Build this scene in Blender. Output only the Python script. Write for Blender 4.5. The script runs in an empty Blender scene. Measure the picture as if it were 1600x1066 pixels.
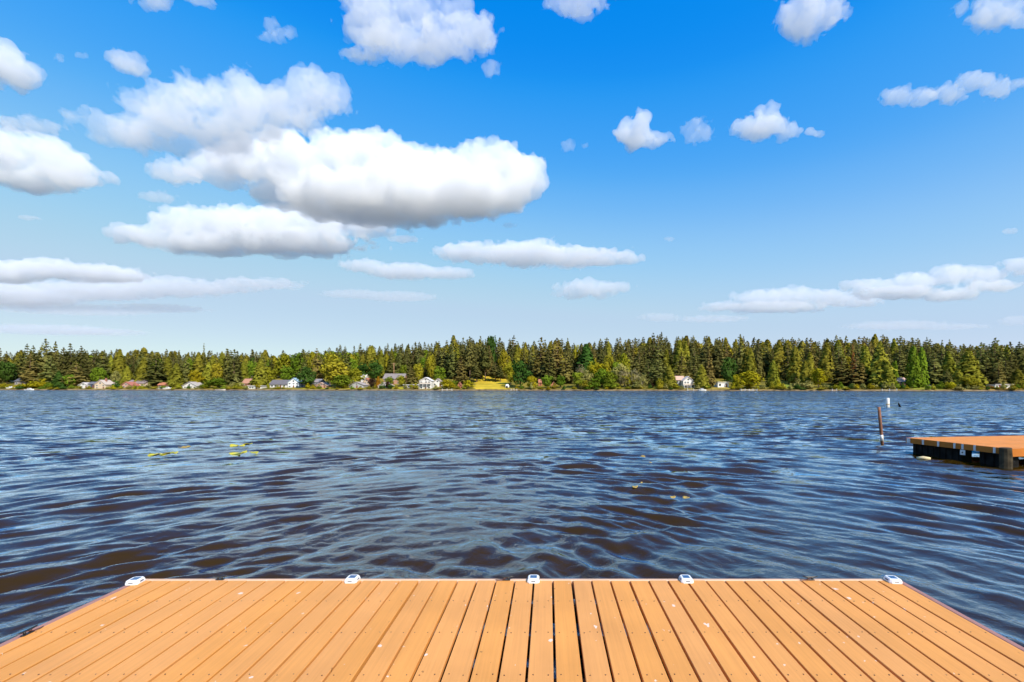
import bpy, bmesh, math, random
import numpy as np
from mathutils import Vector, Matrix

R = math.radians
S = bpy.context.scene
COL = S.collection
random.seed(7)
rng = np.random.default_rng(11)

# ------------------------------------------------------------------ camera, world, sun, exposure
F, U0, V0 = 720.0, 857.0, 605.5          # focal length and vanishing point, in pixels of a 1600 px wide picture
CAMZ = 2.0                               # eye above the water
DECK = 0.485                             # deck top above the water
cam_data = bpy.data.cameras.new('camera')
cam = bpy.data.objects.new('camera', cam_data)
COL.objects.link(cam)
cam.location = (0, 0, CAMZ)
cam.rotation_euler = (R(90), 0, 0)
cam_data.sensor_width = 36.0
cam_data.lens = 36.0 * F / 1600.0
cam_data.shift_x = (800 - U0) / 1600.0
cam_data.shift_y = (V0 - 533) / 1600.0
cam_data.clip_end = 20000
S.camera = cam

SUN_EL, SUN_AZ = R(42), R(145)           # azimuth clockwise from +Y (the view direction): behind the camera, to the right
w = bpy.data.worlds.new('World')
S.world = w
w.use_nodes = True
wn, wl = w.node_tree.nodes, w.node_tree.links
wn.clear()
sky = wn.new('ShaderNodeTexSky')
sky.sky_type = 'NISHITA'
sky.sun_disc = False
sky.sun_elevation = SUN_EL
sky.sun_rotation = SUN_AZ
sky.altitude = 0
sky.air_density = 1.0
sky.dust_density = 0.35
sky.ozone_density = 2.2
# the sky is graded as a whole, as the photograph's is: deep azure overhead to pale blue at the horizon
sc_in = wn.new('ShaderNodeVectorMath')
sc_in.operation = 'SCALE'
sc_in.inputs['Scale'].default_value = 0.11
hsv = wn.new('ShaderNodeHueSaturation')
hsv.inputs['Saturation'].default_value = 1.25
cur = wn.new('ShaderNodeRGBCurve')
for ch, pts in ((0, [(0, 0), (0.042, 0.003), (0.053, 0.028), (0.066, 0.06), (0.08, 0.115), (0.125, 0.235), (0.23, 0.36), (0.32, 0.39), (1, 0.62)]),
                (1, [(0, 0.1), (0.127, 0.205), (0.142, 0.245), (0.175, 0.295), (0.207, 0.355), (0.29, 0.455), (0.426, 0.507), (0.53, 0.513), (1, 0.68)]),
                (2, [(0, 0.45), (0.29, 0.66), (0.33, 0.685), (0.42, 0.70), (0.527, 0.69), (0.62, 0.665), (0.70, 0.645), (1, 0.70)])):
    c = cur.mapping.curves[ch]
    c.points[0].location, c.points[1].location = pts[0], pts[-1]
    for p in pts[1:-1]:
        c.points.new(*p)
cur.mapping.update()
sc_out = wn.new('ShaderNodeVectorMath')
sc_out.operation = 'SCALE'
sc_out.inputs['Scale'].default_value = 10.0
bg = wn.new('ShaderNodeBackground')
bg.inputs['Strength'].default_value = 0.10
wo = wn.new('ShaderNodeOutputWorld')
wl.new(sky.outputs[0], sc_in.inputs[0])
wl.new(sc_in.outputs[0], hsv.inputs['Color'])
wl.new(hsv.outputs[0], cur.inputs['Color'])
wl.new(cur.outputs[0], sc_out.inputs[0])
wl.new(sc_out.outputs[0], bg.inputs['Color'])
wl.new(bg.outputs[0], wo.inputs['Surface'])

sl = bpy.data.lights.new('sun', 'SUN')
sl.energy = 4.6
sl.angle = R(0.53)
sl.color = (1.0, 0.93, 0.82)
sun = bpy.data.objects.new('sun', sl)
COL.objects.link(sun)
sdir = Vector((math.sin(SUN_AZ) * math.cos(SUN_EL), math.cos(SUN_AZ) * math.cos(SUN_EL), math.sin(SUN_EL)))
sun.rotation_euler = (-sdir).to_track_quat('-Z', 'Y').to_euler()
sun.location = sdir * 50

S.view_settings.view_transform = 'Standard'
S.view_settings.look = 'None'
S.view_settings.gamma = 1.0
S.view_settings.use_curve_mapping = False
S.view_settings.exposure = 0.4
S.render.engine = 'CYCLES'
S.cycles.use_denoising = True
S.cycles.max_bounces = 14
S.cycles.diffuse_bounces = 3
S.cycles.glossy_bounces = 3
S.cycles.transparent_max_bounces = 48
S.cycles.use_adaptive_sampling = True
S.cycles.adaptive_threshold = 0.03
S.cycles.volume_bounces = 12
S.cycles.sample_clamp_indirect = 6.0
S.cycles.caustics_reflective = False
S.cycles.caustics_refractive = False


# ------------------------------------------------------------------ helpers
def lerp(a, b, t):
    return a + (b - a) * t


def sstep(t):
    t = np.clip(t, 0, 1)
    return t * t * (3 - 2 * t)


def tag(o, label=None, cat=None, group=None, kind=None):
    if label:
        o['label'] = label
    if cat:
        o['category'] = cat
    if group:
        o['group'] = group
    if kind:
        o['kind'] = kind
    return o


def empty(name, loc=(0, 0, 0), rz=0.0):
    o = bpy.data.objects.new(name, None)
    o.empty_display_size = 0.3
    o.location = loc
    o.rotation_euler = (0, 0, rz)
    COL.objects.link(o)
    return o


def link(name, me, parent=None, loc=(0, 0, 0), rot=(0, 0, 0), scale=(1, 1, 1)):
    o = bpy.data.objects.new(name, me)
    o.location, o.rotation_euler, o.scale = loc, rot, scale
    COL.objects.link(o)
    if parent is not None:
        o.parent = parent
    return o


class MB:
    """Collects boxes, prisms, tubes and faces and turns them into one mesh."""

    def __init__(s):
        s.v, s.f = [], []

    def add(s, v, f):
        n = len(s.v)
        s.v += [tuple(p) for p in v]
        s.f += [tuple(i + n for i in q) for q in f]
        return s

    def box(s, x0, x1, y0, y1, z0, z1, ch=0.0):
        if ch <= 0:
            return s.add([(x0, y0, z0), (x1, y0, z0), (x1, y1, z0), (x0, y1, z0), (x0, y0, z1), (x1, y0, z1), (x1, y1, z1), (x0, y1, z1)],
                         [(0, 3, 2, 1), (4, 5, 6, 7), (0, 1, 5, 4), (1, 2, 6, 5), (2, 3, 7, 6), (3, 0, 4, 7)])
        c = ch
        ring = lambda z, i: [(x0 + i, y0 + i, z), (x1 - i, y0 + i, z), (x1 - i, y1 - i, z), (x0 + i, y1 - i, z)]
        v = ring(z0, 0) + ring(z1 - c, 0) + ring(z1, c)
        f = [(0, 3, 2, 1), (8, 9, 10, 11)]
        for b in (0, 4):
            for i in range(4):
                j = (i + 1) % 4
                f.append((b + i, b + j, b + 4 + j, b + 4 + i))
        return s.add(v, f)

    def prism(s, ring0, ring1):
        n = len(ring0)
        f = [tuple(range(n - 1, -1, -1)), tuple(range(n, 2 * n))]
        for i in range(n):
            j = (i + 1) % n
            f.append((i, j, n + j, n + i))
        return s.add(list(ring0) + list(ring1), f)

    def tube(s, pts, rad, n=8, cap=True):
        pts = [Vector(p) for p in pts]
        if not hasattr(rad, '__len__'):
            rad = [rad] * len(pts)
        v, f = [], []
        for i, p in enumerate(pts):
            d = (pts[min(i + 1, len(pts) - 1)] - pts[max(i - 1, 0)]).normalized()
            a = d.orthogonal().normalized() if abs(d.z) < 0.99 else Vector((1, 0, 0))
            a = (a - d * a.dot(d)).normalized()
            b = d.cross(a)
            for k in range(n):
                t = 2 * math.pi * k / n
                v.append(p + (a * math.cos(t) + b * math.sin(t)) * rad[i])
        for i in range(len(pts) - 1):
            for k in range(n):
                l = (k + 1) % n
                f.append((i * n + k, i * n + l, (i + 1) * n + l, (i + 1) * n + k))
        if cap:
            f.append(tuple(range(n - 1, -1, -1)))
            f.append(tuple((len(pts) - 1) * n + k for k in range(n)))
        return s.add(v, f)

    def mesh(s, name, m=None, smooth=False):
        me = bpy.data.meshes.new(name)
        me.from_pydata([tuple(p) for p in s.v], [], s.f)
        if m:
            me.materials.append(m)
        if smooth:
            me.shade_smooth()
        me.update()
        return me

    def obj(s, name, m=None, parent=None, smooth=False, **k):
        return link(name, s.mesh(name, m, smooth), parent, **k)


# ------------------------------------------------------------------ materials
def mat(name):
    m = bpy.data.materials.new(name)
    m.use_nodes = True
    nt = m.node_tree
    return m, nt.nodes, nt.links, nt.nodes['Principled BSDF']


def N(nodes, t, **kw):
    n = nodes.new(t)
    for k, v in kw.items():
        setattr(n, k, v)
    return n


def ramp(nodes, stops, interp='LINEAR'):
    r = nodes.new('ShaderNodeValToRGB')
    r.color_ramp.interpolation = interp
    e = r.color_ramp.elements
    e[0].position, e[0].color = stops[0][0], (*stops[0][1], 1)
    e[1].position, e[1].color = stops[-1][0], (*stops[-1][1], 1)
    for p, c in stops[1:-1]:
        q = e.new(p)
        q.color = (*c, 1)
    return r


def simple(name, col, rough=0.6, var=0.15, scale=3.0, metal=0.0, bump=0.0, rnd=0.0, spec=0.5, coord='Object'):
    """Plain paint, wood or stone: base colour with uneven weathering."""
    m, n, l, p = mat(name)
    p.inputs['Roughness'].default_value = rough
    p.inputs['Metallic'].default_value = metal
    p.inputs['Specular IOR Level'].default_value = spec
    tc = N(n, 'ShaderNodeTexCoord')
    no = N(n, 'ShaderNodeTexNoise')
    no.inputs['Scale'].default_value = scale
    no.inputs['Detail'].default_value = 6
    l.new(tc.outputs[coord], no.inputs['Vector'])
    a = tuple(max(0, c * (1 - var)) for c in col)
    b = tuple(min(1, c * (1 + var)) for c in col)
    r = ramp(n, [(0.3, a), (0.7, b)])
    l.new(no.outputs['Fac'], r.inputs['Fac'])
    out = r.outputs['Color']
    if rnd > 0:
        oi = N(n, 'ShaderNodeObjectInfo')
        hs = N(n, 'ShaderNodeHueSaturation')
        mr = N(n, 'ShaderNodeMapRange')
        mr.inputs['To Min'].default_value, mr.inputs['To Max'].default_value = 1 - rnd, 1 + rnd
        l.new(oi.outputs['Random'], mr.inputs['Value'])
        l.new(mr.outputs[0], hs.inputs['Value'])
        l.new(out, hs.inputs['Color'])
        out = hs.outputs['Color']
    l.new(out, p.inputs['Base Color'])
    if bump > 0:
        b = N(n, 'ShaderNodeBump')
        b.inputs['Strength'].default_value = 0.6
        b.inputs['Distance'].default_value = bump
        l.new(no.outputs['Fac'], b.inputs['Height'])
        l.new(b.outputs[0], p.inputs['Normal'])
    return m


def foliage(name, col, rnd=0.25, hue=0.015, scale=0.35, var=0.3, transl=0.25):
    m, n, l, p = mat(name)
    tc = N(n, 'ShaderNodeTexCoord')
    oi = N(n, 'ShaderNodeObjectInfo')
    no = N(n, 'ShaderNodeTexNoise')
    no.inputs['Scale'].default_value = scale
    no.inputs['Detail'].default_value = 5
    no.inputs['Roughness'].default_value = 0.7
    geo = N(n, 'ShaderNodeNewGeometry')
    l.new(geo.outputs['Position'], no.inputs['Vector'])
    r = ramp(n, [(0.3, tuple(c * (1 - var) for c in col)), (0.7, tuple(c * (1 + var) for c in col))])
    l.new(no.outputs['Fac'], r.inputs['Fac'])
    hs = N(n, 'ShaderNodeHueSaturation')
    a = N(n, 'ShaderNodeMapRange')
    a.inputs['To Min'].default_value, a.inputs['To Max'].default_value = 1 - rnd, 1 + rnd
    l.new(oi.outputs['Random'], a.inputs['Value'])
    l.new(a.outputs[0], hs.inputs['Value'])
    wn_ = N(n, 'ShaderNodeTexWhiteNoise', noise_dimensions='1D')
    l.new(oi.outputs['Random'], wn_.inputs['W'])
    b = N(n, 'ShaderNodeMapRange')
    b.inputs['To Min'].default_value, b.inputs['To Max'].default_value = 0.5 - hue, 0.5 + hue
    l.new(wn_.outputs['Value'], b.inputs['Value'])
    l.new(b.outputs[0], hs.inputs['Hue'])
    l.new(r.outputs['Color'], hs.inputs['Color'])
    df = N(n, 'ShaderNodeBsdfDiffuse')
    tr = N(n, 'ShaderNodeBsdfTranslucent')
    mx = N(n, 'ShaderNodeMixShader')
    mx.inputs[0].default_value = transl
    l.new(hs.outputs['Color'], df.inputs['Color'])
    l.new(hs.outputs['Color'], tr.inputs['Color'])
    l.new(df.outputs[0], mx.inputs[1])
    l.new(tr.outputs[0], mx.inputs[2])
    n.remove(p)
    l.new(mx.outputs[0], n['Material Output'].inputs['Surface'])
    return m


def plank_material(name, col):
    m, n, l, p = mat(name)
    geo = N(n, 'ShaderNodeNewGeometry')
    oi = N(n, 'ShaderNodeObjectInfo')
    # grain drawn out along the board
    mp = N(n, 'ShaderNodeMapping')
    mp.inputs['Scale'].default_value = (60, 1.3, 60)
    l.new(geo.outputs['Position'], mp.inputs['Vector'])
    g = N(n, 'ShaderNodeTexNoise')
    g.inputs['Scale'].default_value = 1.0
    g.inputs['Detail'].default_value = 5
    g.inputs['Roughness'].default_value = 0.65
    l.new(mp.outputs[0], g.inputs['Vector'])
    gr = ramp(n, [(0.25, tuple(c * 0.90 for c in col)), (0.75, tuple(min(1, c * 1.08) for c in col))])
    l.new(g.outputs['Fac'], gr.inputs['Fac'])
    # broad weathering
    b = N(n, 'ShaderNodeTexNoise')
    b.inputs['Scale'].default_value = 2.3
    b.inputs['Detail'].default_value = 6
    l.new(geo.outputs['Position'], b.inputs['Vector'])
    mr = N(n, 'ShaderNodeMapRange')
    mr.inputs['From Min'].default_value, mr.inputs['From Max'].default_value = 0.3, 0.7
    mr.inputs['To Min'].default_value, mr.inputs['To Max'].default_value = 0.92, 1.08
    l.new(b.outputs['Fac'], mr.inputs['Value'])
    ov = N(n, 'ShaderNodeMapRange')
    ov.inputs['To Min'].default_value, ov.inputs['To Max'].default_value = 0.98, 1.02
    l.new(oi.outputs['Random'], ov.inputs['Value'])
    mu = N(n, 'ShaderNodeMath', operation='MULTIPLY')
    l.new(mr.outputs[0], mu.inputs[0])
    l.new(ov.outputs[0], mu.inputs[1])
    hs = N(n, 'ShaderNodeHueSaturation')
    l.new(mu.outputs[0], hs.inputs['Value'])
    w2 = N(n, 'ShaderNodeTexWhiteNoise', noise_dimensions='1D')
    l.new(oi.outputs['Random'], w2.inputs['W'])
    sr = N(n, 'ShaderNodeMapRange')
    sr.inputs['To Min'].default_value, sr.inputs['To Max'].default_value = 0.99, 1.03
    l.new(w2.outputs['Value'], sr.inputs['Value'])
    l.new(sr.outputs[0], hs.inputs['Saturation'])
    l.new(gr.outputs['Color'], hs.inputs['Color'])
    # bird lime and dried specks: sparse cells
    def specks(scale, cut, seed, colr, prev, rough_edge=0.35):
        mp2 = N(n, 'ShaderNodeMapping')
        mp2.inputs['Location'].default_value = (seed, seed * 1.7, 0)
        mp2.inputs['Scale'].default_value = (1.0, 0.8, 1.0)
        l.new(geo.outputs['Position'], mp2.inputs['Vector'])
        nz = N(n, 'ShaderNodeTexNoise')
        nz.inputs['Scale'].default_value = scale * 4
        l.new(mp2.outputs[0], nz.inputs['Vector'])
        ad = N(n, 'ShaderNodeMixRGB', blend_type='ADD')
        ad.inputs[0].default_value = rough_edge / scale
        l.new(mp2.outputs[0], ad.inputs[1])
        l.new(nz.outputs['Color'], ad.inputs[2])
        vo = N(n, 'ShaderNodeTexVoronoi', voronoi_dimensions='2D')
        vo.inputs['Scale'].default_value = scale
        l.new(ad.outputs[0], vo.inputs['Vector'])
        sp = N(n, 'ShaderNodeSeparateColor')
        l.new(vo.outputs['Color'], sp.inputs[0])
        # radius depends on the cell; most cells get none
        rr = N(n, 'ShaderNodeMapRange')
        rr.inputs['From Min'].default_value, rr.inputs['From Max'].default_value = cut, 1.0
        rr.inputs['To Min'].default_value, rr.inputs['To Max'].default_value = 0.0, 0.105
        l.new(sp.outputs[0], rr.inputs['Value'])
        lt = N(n, 'ShaderNodeMath', operation='LESS_THAN')
        l.new(vo.outputs['Distance'], lt.inputs[0])
        l.new(rr.outputs[0], lt.inputs[1])
        mx = N(n, 'ShaderNodeMixRGB')
        mx.inputs[2].default_value = (*colr, 1)
        sc = N(n, 'ShaderNodeMath', operation='MULTIPLY')
        sc.inputs[1].default_value = 0.6
        l.new(lt.outputs[0], sc.inputs[0])
        l.new(sc.outputs[0], mx.inputs[0])
        l.new(prev, mx.inputs[1])
        return mx.outputs[0]
    c = specks(7.0, 0.90, 3.1, (0.80, 0.76, 0.70), hs.outputs['Color'])
    c = specks(15.0, 0.92, 9.7, (0.78, 0.72, 0.62), c)
    c = specks(14.0, 0.94, 17.3, (0.16, 0.07, 0.02), c)
    l.new(c, p.inputs['Base Color'])
    p.inputs['Roughness'].default_value = 0.62
    p.inputs['Specular IOR Level'].default_value = 0.3
    bp = N(n, 'ShaderNodeBump')
    bp.inputs['Strength'].default_value = 0.35
    bp.inputs['Distance'].default_value = 0.0015
    l.new(g.outputs['Fac'], bp.inputs['Height'])
    l.new(bp.outputs[0], p.inputs['Normal'])
    return m


M = {}
M['plank'] = plank_material('composite_plank', (0.68, 0.300, 0.083))
M['plank_far'] = plank_material('composite_plank_far', (0.70, 0.25, 0.045))
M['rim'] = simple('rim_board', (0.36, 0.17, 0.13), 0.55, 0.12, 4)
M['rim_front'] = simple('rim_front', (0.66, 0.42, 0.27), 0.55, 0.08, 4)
M['fascia'] = simple('fascia', (0.52, 0.17, 0.03), 0.7, 0.15, 2.5, spec=0.15)
M['timber_dark'] = simple('timber_dark', (0.065, 0.050, 0.030), 0.85, 0.6, 7, bump=0.012, spec=0.15)
M['float'] = simple('black_float', (0.012, 0.011, 0.010), 0.8, 0.7, 6, bump=0.006, spec=0.1)
M['screw'] = simple('screw', (0.10, 0.045, 0.02), 0.5, 0.3, 20)
M['white_plastic'] = simple('white_plastic', (0.82, 0.82, 0.82), 0.3, 0.04, 20)
M['solar'] = simple('solar_cell', (0.035, 0.10, 0.22), 0.18, 0.25, 60)
M['lens'] = simple('dark_lens', (0.05, 0.06, 0.09), 0.15, 0.2, 30)
M['black_metal'] = simple('black_metal', (0.02, 0.02, 0.02), 0.4, 0.3, 30, spec=0.6)
M['cord'] = simple('cord', (0.10, 0.03, 0.02), 0.8, 0.3, 60)
M['galv'] = simple('galvanised', (0.62, 0.65, 0.68), 0.45, 0.12, 20, metal=0.35)
M['post_wood'] = simple('post_wood', (0.20, 0.085, 0.045), 0.8, 0.35, 6, bump=0.004)
M['post_white'] = simple('post_white', (0.72, 0.70, 0.66), 0.6, 0.15, 8)
M['log'] = simple('log', (0.62, 0.50, 0.28), 0.8, 0.3, 5, bump=0.005)
M['lily'] = simple('lily', (0.62, 0.55, 0.03), 0.45, 0.2, 5, rnd=0.12)
M['lily_dull'] = simple('lily_dull', (0.45, 0.30, 0.06), 0.55, 0.3, 5, rnd=0.15)
M['bark'] = simple('bark', (0.16, 0.10, 0.065), 0.9, 0.35, 1.5)
M['bark_pale'] = simple('bark_pale', (0.36, 0.30, 0.23), 0.9, 0.25, 1.5)
M['glass'] = simple('window_glass', (0.03, 0.04, 0.05), 0.08, 0.2, 1, spec=0.7)
M['trim'] = simple('white_trim', (0.80, 0.79, 0.76), 0.5, 0.04, 2)
M['door'] = simple('door_paint', (0.20, 0.07, 0.04), 0.5, 0.15, 2)
M['deckwood'] = simple('deck_wood', (0.42, 0.26, 0.15), 0.8, 0.25, 2)
M['brick'] = simple('chimney_brick', (0.34, 0.15, 0.10), 0.85, 0.2, 4)

# foliage kinds
M['fir'] = foliage('fir_needles', (0.132, 0.130, 0.034), 0.4, 0.02)
M['fir_brown'] = foliage('fir_needles_brown', (0.185, 0.148, 0.040), 0.2, 0.012)
M['cedar'] = foliage('cedar_foliage', (0.235, 0.220, 0.026), 0.28, 0.018)
M['rust'] = foliage('dead_needles', (0.24, 0.085, 0.03), 0.1, 0.005)
M['leaf'] = foliage('broad_leaves', (0.16, 0.225, 0.018), 0.25, 0.02)
M['leaf_dark'] = foliage('broad_leaves_dark', (0.060, 0.115, 0.020), 0.2, 0.015)
M['leaf_yellow'] = foliage('broad_leaves_yellow', (0.360, 0.310, 0.014), 0.15, 0.012)
M['leaf_olive'] = foliage('broad_leaves_olive', (0.29, 0.265, 0.020), 0.2, 0.015)
M['leaf_sage'] = foliage('broad_leaves_sage', (0.30, 0.28, 0.08), 0.15, 0.01)
M['leaf_purple'] = foliage('broad_leaves_purple', (0.045, 0.026, 0.014), 0.1, 0.005)
M['leaf_orange'] = foliage('broad_leaves_orange', (0.30, 0.15, 0.012), 0.1, 0.005)
M['twig'] = foliage('bare_twigs', (0.34, 0.29, 0.15), 0.15, 0.01)


# ------------------------------------------------------------------ terrain
SHX = np.array([-5000, -800, -405, 0, 253, 600, 5000.])
SHY = np.array([390, 390, 340, 287, 245, 200, 200.])


def shore(x):
    x = np.asarray(x, float)
    return np.interp(x, SHX, SHY) + 1.2 * np.sin(x * 0.11 + 1) + 0.8 * np.sin(x * 0.27)


SKU = np.array([-400, 0, 30, 70, 130, 160, 230, 300, 330, 400, 440, 470, 500, 560, 640, 690, 710, 780, 810, 830, 880, 915, 950, 1000, 1040, 1080, 1120, 1160, 1200, 1240, 1300, 1350, 1390, 1430, 1480, 1530, 1560, 1600, 2000.])
SKV = np.array([552, 555, 550, 548, 548, 546, 547, 549, 549, 549, 548, 545, 540, 538, 536, 533, 527, 528, 535, 534, 532, 534, 528, 526, 525, 526, 529, 528, 532, 528, 527, 524, 526, 531, 537, 540, 538, 541, 545.])


def top_z(u, Y, v):
    return CAMZ + (V0 - v) / F * Y


def ridge_ground(x, Y):
    u = U0 + F * x / Y
    return top_z(u, Y, np.interp(u, SKU, SKV)) - 23.0


def ground_z(x, y):
    x, y = np.asarray(x, float), np.asarray(y, float)
    sh = shore(x)
    s = y - sh
    low = np.where(s < 0, np.maximum(s * 0.25, -2.0) + 0.05, 0.05 + 0.75 * sstep(s / 1.6))
    slope = low + 0.125 * np.clip(s - 2, 0, 60)
    rg = ridge_ground(x, sh + 140)
    t = sstep((s - 45) / 95)
    z = slope + (rg - 8.3) * t
    z = z * (1 - 0.75 * sstep((s - 190) / 500))
    return np.where(s < 0, low, z + 0.25 * np.sin(x * 0.09) * np.sin(y * 0.11) * sstep(s / 20))


def place(u, s):
    """Ground position seen at picture column u, s metres behind the waterline."""
    Y = 300.0
    for _ in range(30):
        X = (u - U0) / F * Y
        Y = float(shore(X)) + s
    return (u - U0) / F * Y, Y


def grid_mesh(name, xs, ys, zf, m):
    X, Yg = np.meshgrid(xs, ys)
    Z = zf(X, Yg)
    v = np.stack([X, Yg, Z], -1).reshape(-1, 3)
    nx, ny = len(xs), len(ys)
    i = np.arange(nx * ny).reshape(ny, nx)
    f = np.stack([i[:-1, :-1], i[:-1, 1:], i[1:, 1:], i[1:, :-1]], -1).reshape(-1, 4)
    return np_mesh(name, v, f, m, True)


def np_mesh(name, v, f, m=None, smooth=False, normals=None):
    me = bpy.data.meshes.new(name)
    k = f.shape[1]
    me.vertices.add(len(v))
    me.vertices.foreach_set('co', np.ascontiguousarray(v, np.float32).ravel())
    me.loops.add(f.size)
    me.loops.foreach_set('vertex_index', np.ascontiguousarray(f, np.int32).ravel())
    me.polygons.add(len(f))
    me.polygons.foreach_set('loop_start', np.arange(0, f.size, k, dtype=np.int32))
    me.polygons.foreach_set('loop_total', np.full(len(f), k, np.int32))
    me.update(calc_edges=True)
    if m:
        me.materials.append(m)
    if smooth:
        me.shade_smooth()
    if normals is not None:
        me.shade_smooth()
        me.normals_split_custom_set_from_vertices([tuple(q) for q in normals])
    return me


def ground_material():
    m, n, l, p = mat('ground_soil_grass')
    geo = N(n, 'ShaderNodeNewGeometry')
    no = N(n, 'ShaderNodeTexNoise')
    no.inputs['Scale'].default_value = 0.09
    no.inputs['Detail'].default_value = 8
    no.inputs['Roughness'].default_value = 0.65
    l.new(geo.outputs['Position'], no.inputs['Vector'])
    r = ramp(n, [(0.32, (0.10, 0.075, 0.022)), (0.45, (0.15, 0.135, 0.022)), (0.58, (0.26, 0.20, 0.03)), (0.72, (0.12, 0.12, 0.02))])
    l.new(no.outputs['Fac'], r.inputs['Fac'])
    # earth and stones along the waterline
    sx = N(n, 'ShaderNodeSeparateXYZ')
    l.new(geo.outputs['Position'], sx.inputs[0])
    mr = N(n, 'ShaderNodeMapRange')
    mr.inputs['From Min'].default_value, mr.inputs['From Max'].default_value = 0.5, 0.9
    l.new(sx.outputs['Z'], mr.inputs['Value'])
    n2 = N(n, 'ShaderNodeTexNoise')
    n2.inputs['Scale'].default_value = 0.35
    n2.inputs['Detail'].default_value = 6
    l.new(geo.outputs['Position'], n2.inputs['Vector'])
    r2 = ramp(n, [(0.35, (0.07, 0.05, 0.03)), (0.5, (0.22, 0.15, 0.08)), (0.7, (0.26, 0.20, 0.12))])
    l.new(n2.outputs['Fac'], r2.inputs['Fac'])
    mx = N(n, 'ShaderNodeMixRGB')
    l.new(mr.outputs[0], mx.inputs[0])
    l.new(r2.outputs[0], mx.inputs[1])
    l.new(r.outputs[0], mx.inputs[2])
    # forest floor and far woods beyond the strip of gardens
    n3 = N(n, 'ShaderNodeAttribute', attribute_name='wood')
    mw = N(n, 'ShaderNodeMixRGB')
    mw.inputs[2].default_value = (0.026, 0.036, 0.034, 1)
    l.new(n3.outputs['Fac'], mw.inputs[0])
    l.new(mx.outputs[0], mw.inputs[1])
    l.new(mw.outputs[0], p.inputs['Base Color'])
    p.inputs['Roughness'].default_value = 0.95
    p.inputs['Specular IOR Level'].default_value = 0.1
    return m


M['ground'] = ground_material()
xs = np.concatenate([np.linspace(-6000, -620, 24), np.arange(-600, 420, 4.0), np.linspace(440, 6000, 24)])
ys = np.concatenate([np.linspace(-6000, 150, 20), np.arange(165, 400, 1.5), np.arange(400, 620, 8.0), np.linspace(640, 9000, 40)])


def terrain_z(X, Y):
    z = ground_z(X, Y)
    z = np.where(Y < 160, -2.0, z)
    behind = sstep((-Y - 30) / 30) * 4.0                  # the near shore, behind the photographer
    return np.where(Y < -20, -2.0 + behind, z)


gme = grid_mesh('ground', xs, ys, terrain_z, M['ground'])
GX, GY = np.meshgrid(xs, ys)
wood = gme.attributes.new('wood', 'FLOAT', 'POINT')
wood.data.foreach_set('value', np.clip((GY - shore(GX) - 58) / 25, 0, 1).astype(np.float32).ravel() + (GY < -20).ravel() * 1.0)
tag(link('ground', gme), kind='structure')


def lawn_patch(u0, u1, s0, s1, col, var):
    m = simple('lawn_grass', col, 0.95, var, 0.12, spec=0.1)
    us, ss = np.linspace(u0, u1, 24), np.linspace(s0, s1, 20)
    v = []
    for s in ss:
        k_ = 1 - 0.10 * (s - s0) / (s1 - s0)
        for u in us:
            e_ = (u - u0) / (u1 - u0)
            u_ = (u0 + u1) / 2 + (u - (u0 + u1) / 2) * k_ + 0.06 * (u1 - u0) * (math.sin(s * 0.45) * (1 - e_) + math.sin(s * 0.6 + 2) * e_)
            x, y = place(u_, s + 0.8 * math.sin(u * 0.7))
            v.append((x, y, float(ground_z(x, y)) + 0.06))
    nx, ny = len(us), len(ss)
    i = np.arange(nx * ny).reshape(ny, nx)
    f = np.stack([i[:-1, :-1], i[:-1, 1:], i[1:, 1:], i[1:, :-1]], -1).reshape(-1, 4)
    return tag(link('lawn', np_mesh('lawn', np.array(v), f, m, True)), kind='structure')


lawn_patch(741, 795, 1.8, 76, (0.50, 0.36, 0.03), 0.3)
lawn_patch(1008, 1062, 1.8, 16, (0.26, 0.22, 0.025), 0.3)
lawn_patch(1110, 1152, 1.8, 16, (0.33, 0.25, 0.05), 0.3)
lawn_patch(466, 560, 1.8, 8, (0.32, 0.28, 0.03), 0.3)
lawn_patch(610, 632, 1.8, 12, (0.34, 0.30, 0.02), 0.3)
lawn_patch(1425, 1475, 1.8, 20, (0.22, 0.23, 0.03), 0.3)
lawn_patch(1540, 1600, 1.8, 14, (0.40, 0.24, 0.04), 0.3)
lawn_patch(205, 232, 1.8, 10, (0.40, 0.33, 0.02), 0.3)
lawn_patch(1305, 1325, 1.8, 16, (0.22, 0.22, 0.03), 0.3)
lawn_patch(1220, 1242, 8, 26, (0.20, 0.24, 0.03), 0.3)


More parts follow.
